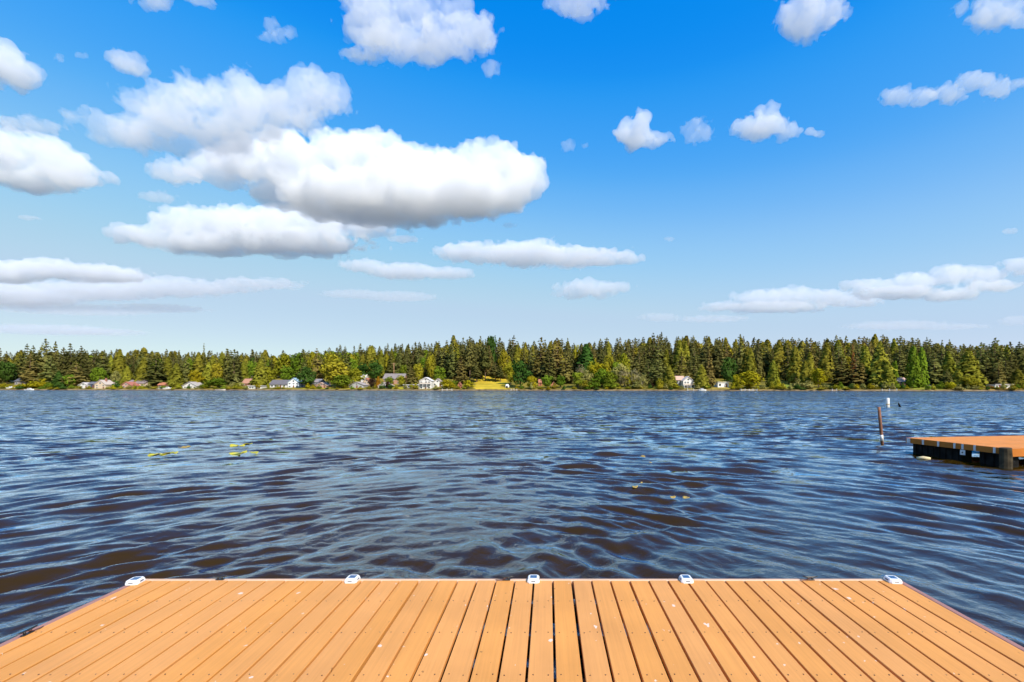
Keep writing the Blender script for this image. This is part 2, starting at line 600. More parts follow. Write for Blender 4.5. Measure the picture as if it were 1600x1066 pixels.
# ------------------------------------------------------------------ water
def water_material():
    m, n, l, p = mat('lake_water')
    n.remove(p)
    body = N(n, 'ShaderNodeBsdfDiffuse')                 # peat-brown water
    body.inputs['Color'].default_value = (0.030, 0.0165, 0.0012, 1)
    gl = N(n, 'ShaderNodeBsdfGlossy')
    gl.inputs['Color'].default_value = (0.78, 0.91, 1.0, 1)  # blue put into the reflection colour, bluer than the sky it mirrors
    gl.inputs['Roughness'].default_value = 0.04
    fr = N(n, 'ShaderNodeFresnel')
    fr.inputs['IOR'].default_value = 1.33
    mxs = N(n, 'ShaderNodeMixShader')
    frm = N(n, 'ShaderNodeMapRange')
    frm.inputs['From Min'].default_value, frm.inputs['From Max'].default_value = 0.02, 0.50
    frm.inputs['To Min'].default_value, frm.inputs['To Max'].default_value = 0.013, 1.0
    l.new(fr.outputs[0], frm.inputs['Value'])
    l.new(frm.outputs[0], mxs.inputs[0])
    l.new(body.outputs[0], mxs.inputs[1])
    l.new(gl.outputs[0], mxs.inputs[2])
    l.new(mxs.outputs[0], n['Material Output'].inputs['Surface'])
    geo = N(n, 'ShaderNodeNewGeometry')
    # distance from the dock decides how much of the ripple is carried by slopes alone
    ln = N(n, 'ShaderNodeVectorMath', operation='LENGTH')
    l.new(geo.outputs['Position'], ln.inputs[0])
    far = N(n, 'ShaderNodeMapRange', interpolation_type='SMOOTHSTEP')
    far.inputs['From Min'].default_value, far.inputs['From Max'].default_value = 4, 26
    far.inputs['To Min'].default_value, far.inputs['To Max'].default_value = 0.05, 1.0
    l.new(ln.outputs['Value'], far.inputs['Value'])

    def slopes(scale, detail, rough, sx=1.0, sy=1.0, off=0.0):
        mp = N(n, 'ShaderNodeMapping')
        mp.inputs['Scale'].default_value = (sx, sy, 1)
        mp.inputs['Location'].default_value = (off, off, off)
        l.new(geo.outputs['Position'], mp.inputs['Vector'])
        t = N(n, 'ShaderNodeTexNoise')
        t.inputs['Scale'].default_value = scale
        t.inputs['Detail'].default_value = detail
        t.inputs['Roughness'].default_value = rough
        l.new(mp.outputs[0], t.inputs['Vector'])
        s = N(n, 'ShaderNodeVectorMath', operation='SUBTRACT')
        s.inputs[1].default_value = (0.5, 0.5, 0.5)
        l.new(t.outputs['Color'], s.inputs[0])
        return s.outputs[0]
    a = slopes(1.5, 5, 0.62, 0.5, 1.0)
    b = slopes(0.10, 4, 0.6, 0.35, 1.0, 31)
    sa = N(n, 'ShaderNodeVectorMath', operation='MULTIPLY')
    sa.inputs[1].default_value = (1.6, 2.3, 0)
    l.new(a, sa.inputs[0])
    # gusts: patches of rougher and calmer water
    gust = N(n, 'ShaderNodeSeparateXYZ')
    l.new(b, gust.inputs[0])
    gm = N(n, 'ShaderNodeMapRange')
    gm.inputs['From Min'].default_value, gm.inputs['From Max'].default_value = -0.2, 0.2
    gm.inputs['To Min'].default_value, gm.inputs['To Max'].default_value = 0.65, 1.35
    l.new(gust.outputs['X'], gm.inputs['Value'])
    mu = N(n, 'ShaderNodeMath', operation='MULTIPLY')
    l.new(gm.outputs[0], mu.inputs[0])
    far2 = N(n, 'ShaderNodeMapRange', interpolation_type='SMOOTHSTEP')
    far2.inputs['From Min'].default_value, far2.inputs['From Max'].default_value = 30, 130
    far2.inputs['To Min'].default_value, far2.inputs['To Max'].default_value = 1.0, 1.6
    l.new(ln.outputs['Value'], far2.inputs['Value'])
    ff = N(n, 'ShaderNodeMath', operation='MULTIPLY')
    l.new(far.outputs[0], ff.inputs[0])
    l.new(far2.outputs[0], ff.inputs[1])
    l.new(ff.outputs[0], mu.inputs[1])
    sc = N(n, 'ShaderNodeVectorMath', operation='SCALE')
    l.new(sa.outputs[0], sc.inputs[0])
    l.new(mu.outputs[0], sc.inputs['Scale'])
    # fine wind ripple close by
    rp = N(n, 'ShaderNodeTexNoise')
    rp.inputs['Scale'].default_value = 9
    rp.inputs['Detail'].default_value = 4
    rp.inputs['Roughness'].default_value = 0.5
    rp.inputs['Distortion'].default_value = 0.6
    l.new(geo.outputs['Position'], rp.inputs['Vector'])
    bp = N(n, 'ShaderNodeBump')
    bp.inputs['Strength'].default_value = 1.0
    bp.inputs['Distance'].default_value = 0.009
    l.new(rp.outputs['Fac'], bp.inputs['Height'])
    ad = N(n, 'ShaderNodeVectorMath', operation='ADD')
    l.new(bp.outputs[0], ad.inputs[0])
    l.new(sc.outputs[0], ad.inputs[1])
    # of ripples too small to model, only the sides turned towards the eye show at a grazing angle (masking)
    flat = N(n, 'ShaderNodeVectorMath', operation='MULTIPLY')
    flat.inputs[1].default_value = (1, 1, 0)
    l.new(geo.outputs['Incoming'], flat.inputs[0])
    mk = N(n, 'ShaderNodeMath', operation='MULTIPLY')
    mk.inputs[1].default_value = 0.125
    l.new(mu.outputs[0], mk.inputs[0])
    tl = N(n, 'ShaderNodeVectorMath', operation='SCALE')
    l.new(flat.outputs[0], tl.inputs[0])
    l.new(mk.outputs[0], tl.inputs['Scale'])
    ad2 = N(n, 'ShaderNodeVectorMath', operation='ADD')
    l.new(ad.outputs[0], ad2.inputs[0])
    l.new(tl.outputs[0], ad2.inputs[1])
    nm = N(n, 'ShaderNodeVectorMath', operation='NORMALIZE')
    l.new(ad2.outputs[0], nm.inputs[0])
    l.new(nm.outputs[0], gl.inputs['Normal'])
    l.new(nm.outputs[0], fr.inputs['Normal'])
    return m


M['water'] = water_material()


def build_water():
    th = np.concatenate([np.linspace(-1.0, 1.0, 740), np.linspace(1.0, 2 * math.pi - 1.0, 90)[1:-1]])
    r = [2.2]
    while r[-1] < 400:
        q = r[-1]
        lim_ = 0.16 if q < 40 else (0.36 if q < 120 else 1.0)
        r.append(q + min(lim_, max(0.018, q * q / 2000)))
    while r[-1] < 900:
        r.append(r[-1] * 1.06)
    r = np.array(r)
    dr = np.gradient(r)
    RR, TT = np.meshgrid(r, th, indexing='ij')
    X, Y = RR * np.sin(TT), RR * np.cos(TT)
    DR = np.broadcast_to(dr[:, None], RR.shape)
    H = np.zeros_like(X)
    nw = 84
    g = np.random.default_rng(5)
    near = r < 400
    n_ = near.sum()
    Xn, Yn, Dn = X[:n_], Y[:n_], DR[:n_]
    # slowly varying groups, so that the crests come and go
    grp = 0.75 + 0.35 * np.sin(Xn * 0.55 + Yn * 0.21 + 1.0) * np.sin(Yn * 0.47 - Xn * 0.18) + 0.2 * np.sin(Xn * 1.3 - Yn * 0.9)
    wx = 0.22 * np.sin(Xn * 0.8 + 0.7 * np.sin(Yn * 0.6)) + 0.12 * np.sin(Yn * 1.7 + Xn * 0.5)
    Hn = np.zeros_like(Xn)
    for i in range(nw):
        lam = 0.11 * (2.2 / 0.11) ** ((i + 0.5) / nw)
        k = 2 * math.pi / lam
        if i % 5 == 4:                        # cross chop
            ang = g.uniform(0, 2 * math.pi)
            ph = k * (Xn * math.cos(ang) + Yn * math.sin(ang))
            amp = 0.45
        else:                                 # wash spreading out from the dock
            cx, cy = g.normal(0, 2.6), g.normal(1.2, 1.8)
            ph = k * (np.hypot(Xn - cx, Yn - cy) + wx)
            amp = 1.0
        peak = math.exp(-((math.log(lam / 0.46)) ** 2) / (2 * 0.5 ** 2))
        slope = 0.043 * (0.62 + peak) * amp * (0.5 if lam > 1.0 else 1.0)
        fade = np.clip((lam / np.maximum(Dn, 1e-3) - 2.2) / 2.0, 0, 1)
        Hn += slope / k * np.cos(ph + g.uniform(0, 6.28)) * fade
    Hn *= np.clip(grp, 0.25, 1.4) * (1 - 0.35 * sstep((RR[:n_] - 9) / 30))
    H[:n_] = Hn * (1 - sstep((RR[:n_] - 360) / 35))
    nr, ntc = RR.shape
    v = np.stack([X, Y, H], -1).reshape(-1, 3)
    i = np.arange(nr * ntc).reshape(nr, ntc)
    j = np.roll(i, -1, axis=1)
    f = np.stack([i[:-1], i[1:], j[1:], j[:-1]], -1).reshape(-1, 4)
    v = np.vstack([v, [[0, 0, 0]]])
    c = len(v) - 1
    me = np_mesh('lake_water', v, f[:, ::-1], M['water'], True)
    return me


WATER = tag(link('lake_water', build_water()), kind='structure')


# ------------------------------------------------------------------ clouds: real volumes, one per cloud
def cloud_material(density):
    m = bpy.data.materials.new('cloud_vapour')
    m.use_nodes = True
    n, l = m.node_tree.nodes, m.node_tree.links
    n.clear()
    pv = n.new('ShaderNodeVolumeScatter')
    pv.inputs['Color'].default_value = (0.958, 0.972, 0.992, 1)
    pv.inputs['Density'].default_value = density
    pv.inputs['Anisotropy'].default_value = 0.0
    o = n.new('ShaderNodeOutputMaterial')
    l.new(pv.outputs[0], o.inputs['Volume'])
    return m


CLOUD_PX = 1.6       # voxel size in pixels of a 1024 px wide picture


def make_cloud(blobs, base, label, dens=1.0, wisp=0.35, alt=520.0, depth=0.55, seed=0.0, at=None, group=None):
    """blobs: (column, row, half width, half height) as seen in a 1600 px wide view of the sky."""
    Y0 = alt / ((V0 - base) / F)
    ryav = sum(max(b[3] * 1.1, depth * b[2]) for b in blobs) / len(blobs) / F
    Y0 = Y0 / (1 + 0.7 * ryav)              # the far edge of the base, not its middle, lies on the given row
    k = Y0 / F
    bl = [((u - U0) * k, (V0 - v) * k + CAMZ, ru * k, rv * k) for u, v, ru, rv in blobs]
    zb = alt * 0.985
    cx = sum(b[0] for b in bl) / len(bl)
    loc = Vector((cx, Y0, zb))
    g = random.Random(seed + 1)
    hmax = max(b[3] for b in bl)
    nt = bpy.data.node_groups.new('cloud_shape', 'GeometryNodeTree')
    nt.interface.new_socket('Geometry', in_out='OUTPUT', socket_type='NodeSocketGeometry')
    n, l = nt.nodes, nt.links

    def vm(op, a, b=None):
        q = n.new('ShaderNodeVectorMath')
        q.operation = op
        for i, x in enumerate((a, b)):
            if x is None:
                continue
            if hasattr(x, 'is_linked'):
                l.new(x, q.inputs[i])
            else:
                q.inputs[i].default_value = x
        return q.outputs['Value'] if op in ('LENGTH', 'DISTANCE') else q.outputs['Vector']

    def ma(op, a, b=None, c=None, clamp=False):
        q = n.new('ShaderNodeMath')
        q.operation = op
        q.use_clamp = clamp
        for i, x in enumerate((a, b, c)):
            if x is None:
                continue
            if hasattr(x, 'is_linked'):
                l.new(x, q.inputs[i])
            else:
                q.inputs[i].default_value = x
        return q.outputs[0]

    pos = n.new('GeometryNodeInputPosition').outputs[0]
    L = max(hmax * 2.0, 10 * k)
    off = vm('ADD', pos, (seed * 137.0 * L, seed * 71.0 * L, 0))

    def noise(scale, detail, rough, col=False):
        t = n.new('ShaderNodeTexNoise')
        t.noise_dimensions = '3D'
        t.inputs['Scale'].default_value = scale
        t.inputs['Detail'].default_value = detail
        t.inputs['Roughness'].default_value = rough
        l.new(off, t.inputs['Vector'])
        return t.outputs['Color'] if col else t.outputs[0]

    wv = vm('SUBTRACT', noise(1.6 / L, 3, 0.5, True), (0.5, 0.5, 0.5))
    p = vm('ADD', pos, vm('MULTIPLY', wv, (0.9 * L, 0.9 * L, 0.5 * L)))
    dmin = None
    lo, hi = [1e9] * 3, [-1e9] * 3
    for (x, z, rx, rz) in bl:
        ry = max(rz * 1.1, depth * rx)
        jy = g.uniform(-0.35, 0.35) * ry
        c = (x - cx, jy, z - zb)
        e = (rx * 1.12, ry, rz * 1.12)
        for a in range(3):
            lo[a] = min(lo[a], c[a] - e[a] * 1.25 - 0.12 * L)
            hi[a] = max(hi[a], c[a] + e[a] * 1.25 + 0.12 * L)
        d = vm('LENGTH', vm('DIVIDE', vm('SUBTRACT', p, c), e))
        if dmin is None:
            dmin = d
        else:
            q = n.new('ShaderNodeMath')
            q.operation = 'SMOOTH_MIN'
            l.new(dmin, q.inputs[0])
            l.new(d, q.inputs[1])
            q.inputs[2].default_value = 0.25
            dmin = q.outputs[0]
    lo[2] = max(lo[2], -0.3 * L)
    body = ma('SUBTRACT', 1.0, dmin)
    vo = n.new('ShaderNodeTexVoronoi')
    vo.feature = 'SMOOTH_F1'
    vo.inputs['Scale'].default_value = 2.6 / L
    vo.inputs['Detail'].default_value = 1.0
    vo.inputs['Smoothness'].default_value = 0.6
    l.new(off, vo.inputs['Vector'])
    billow = ma('SUBTRACT', 0.55, vo.outputs['Distance'])
    fb = ma('SUBTRACT', noise(2.2 / L, 6, 0.66), 0.5)
    val = ma('ADD', body, ma('MULTIPLY', billow, 0.22))
    val = ma('ADD', val, ma('MULTIPLY', fb, 1.15 + 2.0 * wisp))
    val = ma('ADD', val, ma('MULTIPLY', ma('SUBTRACT', noise(8.5 / L, 4, 0.7), 0.5), 0.38 + 0.5 * wisp))
    val = ma('SUBTRACT', val, 0.06 + 0.05 * wisp)
    sp = n.new('ShaderNodeSeparateXYZ')
    l.new(pos, sp.inputs[0])
    wob = ma('MULTIPLY', noise(1.0 / L, 3, 0.5), 0.24 * L)
    bm_ = ma('DIVIDE', ma('SUBTRACT', sp.outputs['Z'], ma('SUBTRACT', wob, 0.12 * L)), 0.25 * L)
    q = n.new('ShaderNodeMath')
    q.operation = 'SMOOTH_MIN'
    l.new(val, q.inputs[0])
    l.new(bm_, q.inputs[1])
    q.inputs[2].default_value = 0.08
    den = ma('ADD', q.outputs[0], 1.0)
    vc = n.new('GeometryNodeVolumeCube')
    l.new(den, vc.inputs['Density'])
    vc.inputs['Min'].default_value = lo
    vc.inputs['Max'].default_value = hi
    vox = CLOUD_PX * Y0 / 461.0 * (3.0 if at is not None else 1.0)
    for a, ax in enumerate('XYZ'):
        vc.inputs['Resolution ' + ax].default_value = max(6, min(420, int((hi[a] - lo[a]) / (vox * (2.0 if a == 1 else 1.0)))))
    v2m = n.new('GeometryNodeVolumeToMesh')
    v2m.resolution_mode = 'GRID'
    v2m.inputs['Threshold'].default_value = 1.0
    go = n.new('NodeGroupOutput')
    l.new(vc.outputs[0], v2m.inputs['Volume'])
    l.new(v2m.outputs[0], go.inputs[0])
    tmp = link('cloud_field', bpy.data.meshes.new('cloud_field'))
    md = tmp.modifiers.new('shape', 'NODES')
    md.node_group = nt
    me = bpy.data.meshes.new_from_object(tmp.evaluated_get(bpy.context.evaluated_depsgraph_get()))
    bpy.data.objects.remove(tmp)
    me.materials.clear()
    me.materials.append(cloud_material(dens / (k * (17.0 + 60 * wisp ** 2))))
    me.shade_smooth()
    o = link('cloud', me, loc=loc)
    if at is not None:
        az, = at
        o.location = Matrix.Rotation(az, 4, 'Z') @ loc
        o.rotation_euler = (0, 0, az)
    tag(o, label, 'cloud', group or 'clouds in the sky')
    return o


CLOUDS = [
    (dict(base=347, wisp=0.28, dens=0.85, depth=0.6), [(345, 258, 55, 26), (430, 252, 80, 40), (520, 246, 75, 38), (600, 262, 85, 44), (690, 276, 85, 42), (770, 278, 72, 45), (815, 280, 36, 46), (600, 312, 150, 34), (720, 315, 110, 32), (480, 290, 90, 32)],
     'largest cloud, long white cumulus with a grey flat base in mid sky'),
    (dict(base=400, wisp=0.32, dens=0.95, depth=0.5), [(230, 368, 58, 18), (300, 350, 70, 26), (390, 354, 80, 28), (480, 350, 80, 24), (560, 346, 66, 18), (440, 378, 130, 18), (330, 380, 100, 15)],
     'long white cloud with grey base just under the largest cloud'),
    (dict(base=298, wisp=0.38), [(15, 240, 60, 34), (70, 250, 48, 34), (112, 270, 36, 24), (40, 278, 64, 18)],
     'puffy white cloud with shaded base cut by the left edge at mid height'),
    (dict(base=238, wisp=0.75, depth=0.7), [(195, 208, 52, 26), (270, 192, 48, 40), (312, 152, 44, 28), (372, 172, 58, 42), (440, 182, 66, 36), (482, 150, 46, 36), (525, 165, 26, 32), (335, 208, 80, 24), (215, 156, 34, 12), (250, 222, 50, 14)],
     'broad ragged white cloud directly above the largest cloud'),
    (dict(base=290, wisp=0.5), [(258, 264, 28, 20), (284, 270, 18, 18)], 'small puff touching the left end of the largest cloud'),
    (dict(base=106, wisp=0.66, depth=0.7), [(578, 25, 48, 36), (560, 82, 38, 18), (620, 76, 58, 26), (690, 70, 58, 28), (745, 50, 38, 30), (640, 18, 38, 28), (710, 5, 36, 14)],
     'big white cloud cut by the top edge left of centre'),
    (dict(base=118, wisp=0.6), [(766, 103, 14, 12)], 'tiny puff just under the right end of the big top cloud'),
    (dict(base=24, wisp=0.55), [(245, 4, 30, 16), (312, -2, 22, 8)], 'thin white cloud cut by the top edge in the left part'),
    (dict(base=148, wisp=0.42), [(12, 112, 34, 32), (44, 118, 22, 24), (18, 85, 20, 16)], 'round white cloud at the left edge in the upper sky'),
    (dict(base=120, wisp=0.5), [(198, 96, 26, 17), (212, 106, 15, 14), (178, 90, 18, 10)], 'small white cloud tilted down to the right in the upper left'),
    (dict(base=98, wisp=0.7), [(92, 90, 9, 6)], 'faint cloud speck farther left of the small tilted cloud'),
    (dict(base=93, wisp=0.7), [(126, 86, 12, 5)], 'faint cloud speck just left of the small tilted cloud'),
    (dict(base=72, wisp=0.75), [(432, 60, 24, 7), (424, 40, 13, 11), (452, 52, 13, 9)], 'small ring shaped wisp left of the big top cloud'),
    (dict(base=38, wisp=0.6), [(905, 6, 46, 15), (880, 0, 36, 9), (912, 24, 24, 9)], 'thin white cloud cut by the top edge right of centre'),
    (dict(base=55, wisp=0.55), [(1265, 18, 44, 30), (1292, 8, 34, 20), (1246, 42, 20, 10)], 'ragged white cloud cut by the top edge in the right half'),
    (dict(base=46, wisp=0.55), [(1565, 14, 40, 24), (1592, 32, 22, 10)], 'white cloud filling the top right corner'),
    (dict(base=32, wisp=0.75), [(1498, 16, 11, 12)], 'faint wisp beside the top right corner cloud'),
    (dict(base=233, wisp=0.3), [(988, 206, 27, 24), (1022, 216, 32, 10), (1000, 188, 17, 14)], 'comma shaped white puff alone in the blue right of centre'),
    (dict(base=228, wisp=0.8), [(1090, 206, 24, 18)], 'thin see-through wisp just right of the comma shaped puff'),
    (dict(base=222, wisp=0.35), [(1188, 198, 44, 18), (1196, 178, 24, 14), (1232, 202, 22, 12), (1276, 204, 14, 9)], 'domed white cumulus with a trailing tail in the right sky'),
    (dict(base=170, wisp=0.5), [(1400, 153, 27, 13), (1440, 151, 25, 13), (1480, 148, 30, 15), (1520, 131, 34, 11), (1560, 138, 24, 13), (1592, 132, 20, 9)], 'long ragged white cloud band at the right edge'),
    (dict(base=238, wisp=0.75), [(888, 228, 10, 10)], 'larger of two faint specks left of the comma shaped puff'),
    (dict(base=234, wisp=0.7), [(915, 228, 8, 5)], 'smaller of two faint specks left of the comma shaped puff'),
    (dict(base=440, wisp=0.22, dens=0.8), [(568, 416, 36, 11), (630, 424, 60, 11), (700, 428, 44, 8)], 'flat white cloud with lilac base low in the centre left'),
    (dict(base=421, wisp=0.22, dens=0.9), [(740, 396, 62, 13), (820, 398, 80, 17), (900, 404, 80, 12), (970, 402, 34, 10)], 'long flat grey based cloud low in the centre'),
    (dict(base=470, wisp=0.35, dens=0.8), [(920, 452, 50, 14), (890, 460, 28, 7), (965, 448, 26, 8)], 'small pale cloud low over the trees right of centre'),
    (dict(base=444, wisp=0.28, dens=1.0), [(40, 418, 60, 12), (75, 414, 40, 11), (130, 424, 80, 12), (185, 432, 44, 9), (5, 428, 60, 14)], 'flat cloud with bluish base low at the left edge'),
    (dict(base=482, wisp=0.42, dens=0.8), [(30, 462, 110, 15), (150, 456, 100, 12), (250, 450, 90, 11), (330, 449, 70, 8), (410, 445, 70, 6), (270, 440, 50, 5)], 'wide grey cloud sheet low on the left'),
    (dict(base=491, wisp=0.55, dens=0.7), [(110, 484, 130, 5), (250, 483, 80, 5)], 'thin cloud strip under the grey sheet on the left'),
    (dict(base=527, wisp=0.6, dens=0.5), [(60, 514, 110, 7), (170, 520, 70, 5)], 'faint cloud veil just above the trees at far left'),
    (dict(base=473, wisp=0.45, dens=0.55), [(622, 464, 66, 6), (555, 461, 50, 6)], 'thin pale cloud streak low left of centre'),
    (dict(base=490, wisp=0.42, dens=0.9), [(1130, 478, 34, 8), (1180, 466, 40, 13), (1235, 462, 44, 14), (1290, 466, 44, 12), (1340, 470, 44, 9), (1200, 482, 90, 6)], 'left half of the low cloud bank on the right'),
    (dict(base=472, wisp=0.38, dens=1.0), [(1335, 446, 26, 10), (1375, 444, 34, 11), (1430, 440, 40, 14), (1475, 432, 26, 16), (1505, 424, 28, 14), (1545, 428, 34, 14), (1590, 416, 26, 14), (1400, 458, 70, 8), (1480, 462, 50, 8), (1545, 448, 40, 9)], 'rising white cloud bank low at the right edge'),
    (dict(base=517, wisp=0.6, dens=0.5), [(1400, 508, 80, 6), (1480, 512, 60, 4)], 'faint cloud veil just above the trees on the right'),
    (dict(base=506, wisp=0.5, dens=0.6), [(1030, 496, 34, 7), (1110, 500, 60, 4)], 'pale streak of cloud just above the trees right of centre'),
    (dict(base=512, wisp=0.5, dens=0.6), [(1586, 501, 26, 8)], 'pale cloud just above the trees at the right edge'),
    (dict(base=368, wisp=0.45), [(1576, 362, 15, 5)], 'tiny cloud at the right edge halfway up the sky'),
    (dict(base=379, wisp=0.5), [(1045, 374, 11, 4)], 'tiny cloud right of the long flat grey based cloud'),
    (dict(base=345, wisp=0.5), [(44, 340, 17, 4)], 'tiny flat cloud alone near the left edge'),
    (dict(base=381, wisp=0.35), [(630, 374, 28, 5)], 'small flat puff right of the long cloud under the largest one'),
    (dict(base=318, wisp=0.7), [(242, 306, 28, 8)], 'thin wisp left of the largest cloud near its base'),
    (dict(base=358, wisp=0.5), [(795, 352, 13, 5)], 'tiny grey puff under the right end of the largest cloud'),
    (dict(base=210, wisp=0.7), [(60, 202, 46, 10), (10, 196, 22, 12)], 'torn wisps over the puffy cloud at the left edge'),
]
for i, (kw, blobs, label) in enumerate(CLOUDS):
    make_cloud(blobs, label=label, seed=i * 0.37 + 0.5, **kw)
# the same broken cloud goes on round the sky outside the picture
for i, (src, az) in enumerate([(0, -105), (3, -160), (1, 75), (2, 140)]):
    kw, blobs, _ = CLOUDS[src]
    kw = dict(kw, wisp=0.4)
    make_cloud(blobs, label=('white cloud beyond the right side of the picture', 'ragged cloud behind the photographer to the right', 'long cloud beyond the left side of the picture', 'puffy cloud behind the photographer to the left')[i], seed=20 + i * 0.7, at=(R(az),), group='clouds outside the picture', **kw)


# ------------------------------------------------------------------ the near dock
PITCH = 0.15
EDGE_Y = 3.655
XL, XR = -3.205, 2.735
dock = empty('dock', (0, 2.0, DECK))
tag(dock, 'orange plank swim dock in the foreground with small white lights along its end', 'dock')
dock['kind'] = 'thing'
back_y = -2.4


def in_dock(x, y, z):
    return (x, y - 2.0, z - DECK)


front_w = 0.034
pl_me = MB().box(-0.5, 0.5, back_y - 2.0, EDGE_Y - front_w - 0.004 - 2.0, -0.026, 0.0, 0.0)
planks = []
gap = 0.0155
k0 = -1.76
edges = [k0 + k for k in range(-19, 20)]
xe = [XL + 0.0] + [e * PITCH * 0.9975 for e in edges] + [XR]
y1 = EDGE_Y - front_w - 0.004 - 2.0


def plank_mesh(wd):
    return MB().box(-wd / 2, wd / 2, back_y - 2.0, y1, -0.030, 0.0, 0.002).mesh('plank', M['plank'])


std = plank_mesh(PITCH * 0.9975 - gap)
for a, b in zip(xe[:-1], xe[1:]):
    wd = b - a - gap
    if wd < 0.03:
        continue
    me = std if abs(wd - (PITCH * 0.9975 - gap)) < 1e-3 else plank_mesh(wd)
    o = link('plank', me, dock, loc=((a + b) / 2 + random.uniform(-0.0022, 0.0022), random.uniform(-0.003, 0.0), random.uniform(-0.0015, 0.0008)),
             rot=(0, 0, random.uniform(-0.0006, 0.0006)))
# rim boards stand just outside the planks
MB().box(XL - 0.045, XR + 0.045, y1 + 0.004, y1 + 0.004 + front_w, -0.15, -0.001, 0.004).obj('rim_board', M['rim_front'], dock)
MB().box(XL - 0.045, XL - 0.004, back_y - 2.0, y1, -0.15, -0.004, 0.004).obj('rim_board', M['rim'], dock)
MB().box(XR + 0.004, XR + 0.045, back_y - 2.0, y1, -0.15, -0.004, 0.004).obj('rim_board', M['rim'], dock)
joists = [3.27 - 0.42 * j for j in range(14)]
jm = MB().box(XL, XR, -0.02, 0.02, -0.15, -0.0325).mesh('joist', M['timber_dark'])
for jy in joists:
    link('joist', jm, dock, loc=(0, jy - 2.0, 0))
fm = MB().box(-1.2, 1.2, -0.5, 0.5, -0.62, -0.155, 0.03).mesh('float', M['float'])
for fx in (-1.8, 1.4):
    for fy in (-1.4, 0.6):
        link('float', fm, dock, loc=(fx, fy, 0))
sc = MB()
for a, b in zip(xe[:-1], xe[1:]):
    for jy in joists[:9]:
        for e in (a + 0.034, b - 0.034):
            if b - a < 0.08:
                continue
            x_, y_ = e + random.uniform(-0.004, 0.004), jy - 2.0 + random.uniform(-0.006, 0.006)
            ring = [(x_ + 0.0040 * math.cos(t), y_ + 0.0040 * math.sin(t)) for t in (0, 1.047, 2.094, 3.1416, 4.188, 5.236)]
            sc.prism([(p[0], p[1], -0.006) for p in ring], [(p[0], p[1], 0.0012) for p in ring])
tag(sc.obj('screw', M['screw'], dock), kind='stuff')


# solar dock lights
def light_meshes():
    b = MB()
    W, D, H = 0.0475, 0.052, 0.030
    def rr(w_, d_, z, c):
        return [(-w_ + c, -d_, z), (w_ - c, -d_, z), (w_, -d_ + c, z), (w_, d_ - c, z), (w_ - c, d_, z), (-w_ + c, d_, z), (-w_, d_ - c, z), (-w_, -d_ + c, z)]
    rings = [rr(W, D, 0, 0.014), rr(W, D, 0.008, 0.014), rr(W * 0.90, D * 0.90, H * 0.8, 0.013), rr(W * 0.80, D * 0.82, H, 0.012)]
    v = [p for r_ in rings for p in r_]
    f = [tuple(range(7, -1, -1)), tuple(range(24, 32))]
    for q in range(3):
        for i in range(8):
            j = (i + 1) % 8
            f.append((q * 8 + i, q * 8 + j, q * 8 + 8 + j, q * 8 + 8 + i))
    b.add(v, f)
    body = b.mesh('housing', M['white_plastic'])
    pan = MB().box(-0.026, 0.026, -0.022, 0.030, H - 0.004, H + 0.0015, 0.0008).mesh('solar_panel', M['solar'])
    lf = MB().box(-0.017, 0.017, -D * 0.985, -D * 0.90, 0.010, 0.017).mesh('lens', M['lens'])
    ls = MB().box(W * 0.90, W * 0.985, -0.018, 0.018, 0.010, 0.019).mesh('lens', M['lens'])
    return body, pan, lf, ls


LB, LP, LF, LS = light_meshes()
light_labels = ['white solar dock light on the front left corner of the deck',
                'white solar dock light second from the left along the deck end',
                'white solar dock light in the middle, just right of the central cleat',
                'white solar dock light between the middle light and the right cleat',
                'white solar dock light on the front right corner of the deck']
for (lx, ly, rz), lab in zip([(-3.205, 3.575, 0.12), (-1.536, 3.61, 0), (-0.117, 3.61, 0), (1.078, 3.61, 0), (2.69, 3.60, -0.10)], light_labels):
    t = tag(empty('dock_light', (lx, ly, DECK + 0.001), rz), lab, 'dock light', 'solar lights along the end of the deck')
    link('housing', LB, t)
    link('solar_panel', LP, t)
    link('lens', LF, t)
    link('lens', LS, t)
    link('lens', LS, t, rot=(0, 0, math.pi))


def make_cleat(x, y, rz, lab, cord):
    t = tag(empty('dock_cleat', (x, y, DECK + 0.001), rz), lab, 'cleat', 'black mooring cleats round the deck')
    MB().box(-0.030, 0.030, -0.012, 0.012, 0, 0.006, 0.002).obj('base_plate', M['black_metal'], t)
    MB().tube([(-0.016, 0, 0.004), (-0.016, 0, 0.022)], 0.007, 8).obj('leg', M['black_metal'], t, True)
    MB().tube([(0.016, 0, 0.004), (0.016, 0, 0.022)], 0.007, 8).obj('leg', M['black_metal'], t, True)
    MB().tube([(-0.058, 0, 0.027), (-0.03, 0, 0.023), (0, 0, 0.022), (0.03, 0, 0.023), (0.058, 0, 0.027)], [0.003, 0.006, 0.007, 0.006, 0.003], 8).obj('horn', M['black_metal'], t, True)
    if cord:
        s = cord
        MB().tube([(0, -0.008, 0.018), (s * 0.03, -0.016, 0.010), (s * 0.06, -0.012, 0.005), (s * 0.085, -0.005, 0.004)], 0.0028, 6).obj('cord_end', M['cord'], t, True)
    return t


make_cleat((348 - U0) / 29.5 * 0.15, 3.632, 0, 'black cleat on the deck end between the two lights on the left', 0)
make_cleat((792 - U0) / 29.5 * 0.15, 3.625, 0, 'black cleat on the deck end just left of the middle light', -1)
make_cleat((1262 - U0) / 29.5 * 0.15, 3.625, 0, 'black cleat on the deck end left of the right corner light', -1)
make_cleat(-3.20, 2.83, R(90), 'black cleat on the left side edge of the deck', 1)


# ------------------------------------------------------------------ the second dock
def px(u, v, z):
    Y = (CAMZ - z) * F / (v - V0)
    return Vector(((u - U0) / F * Y, Y, z))


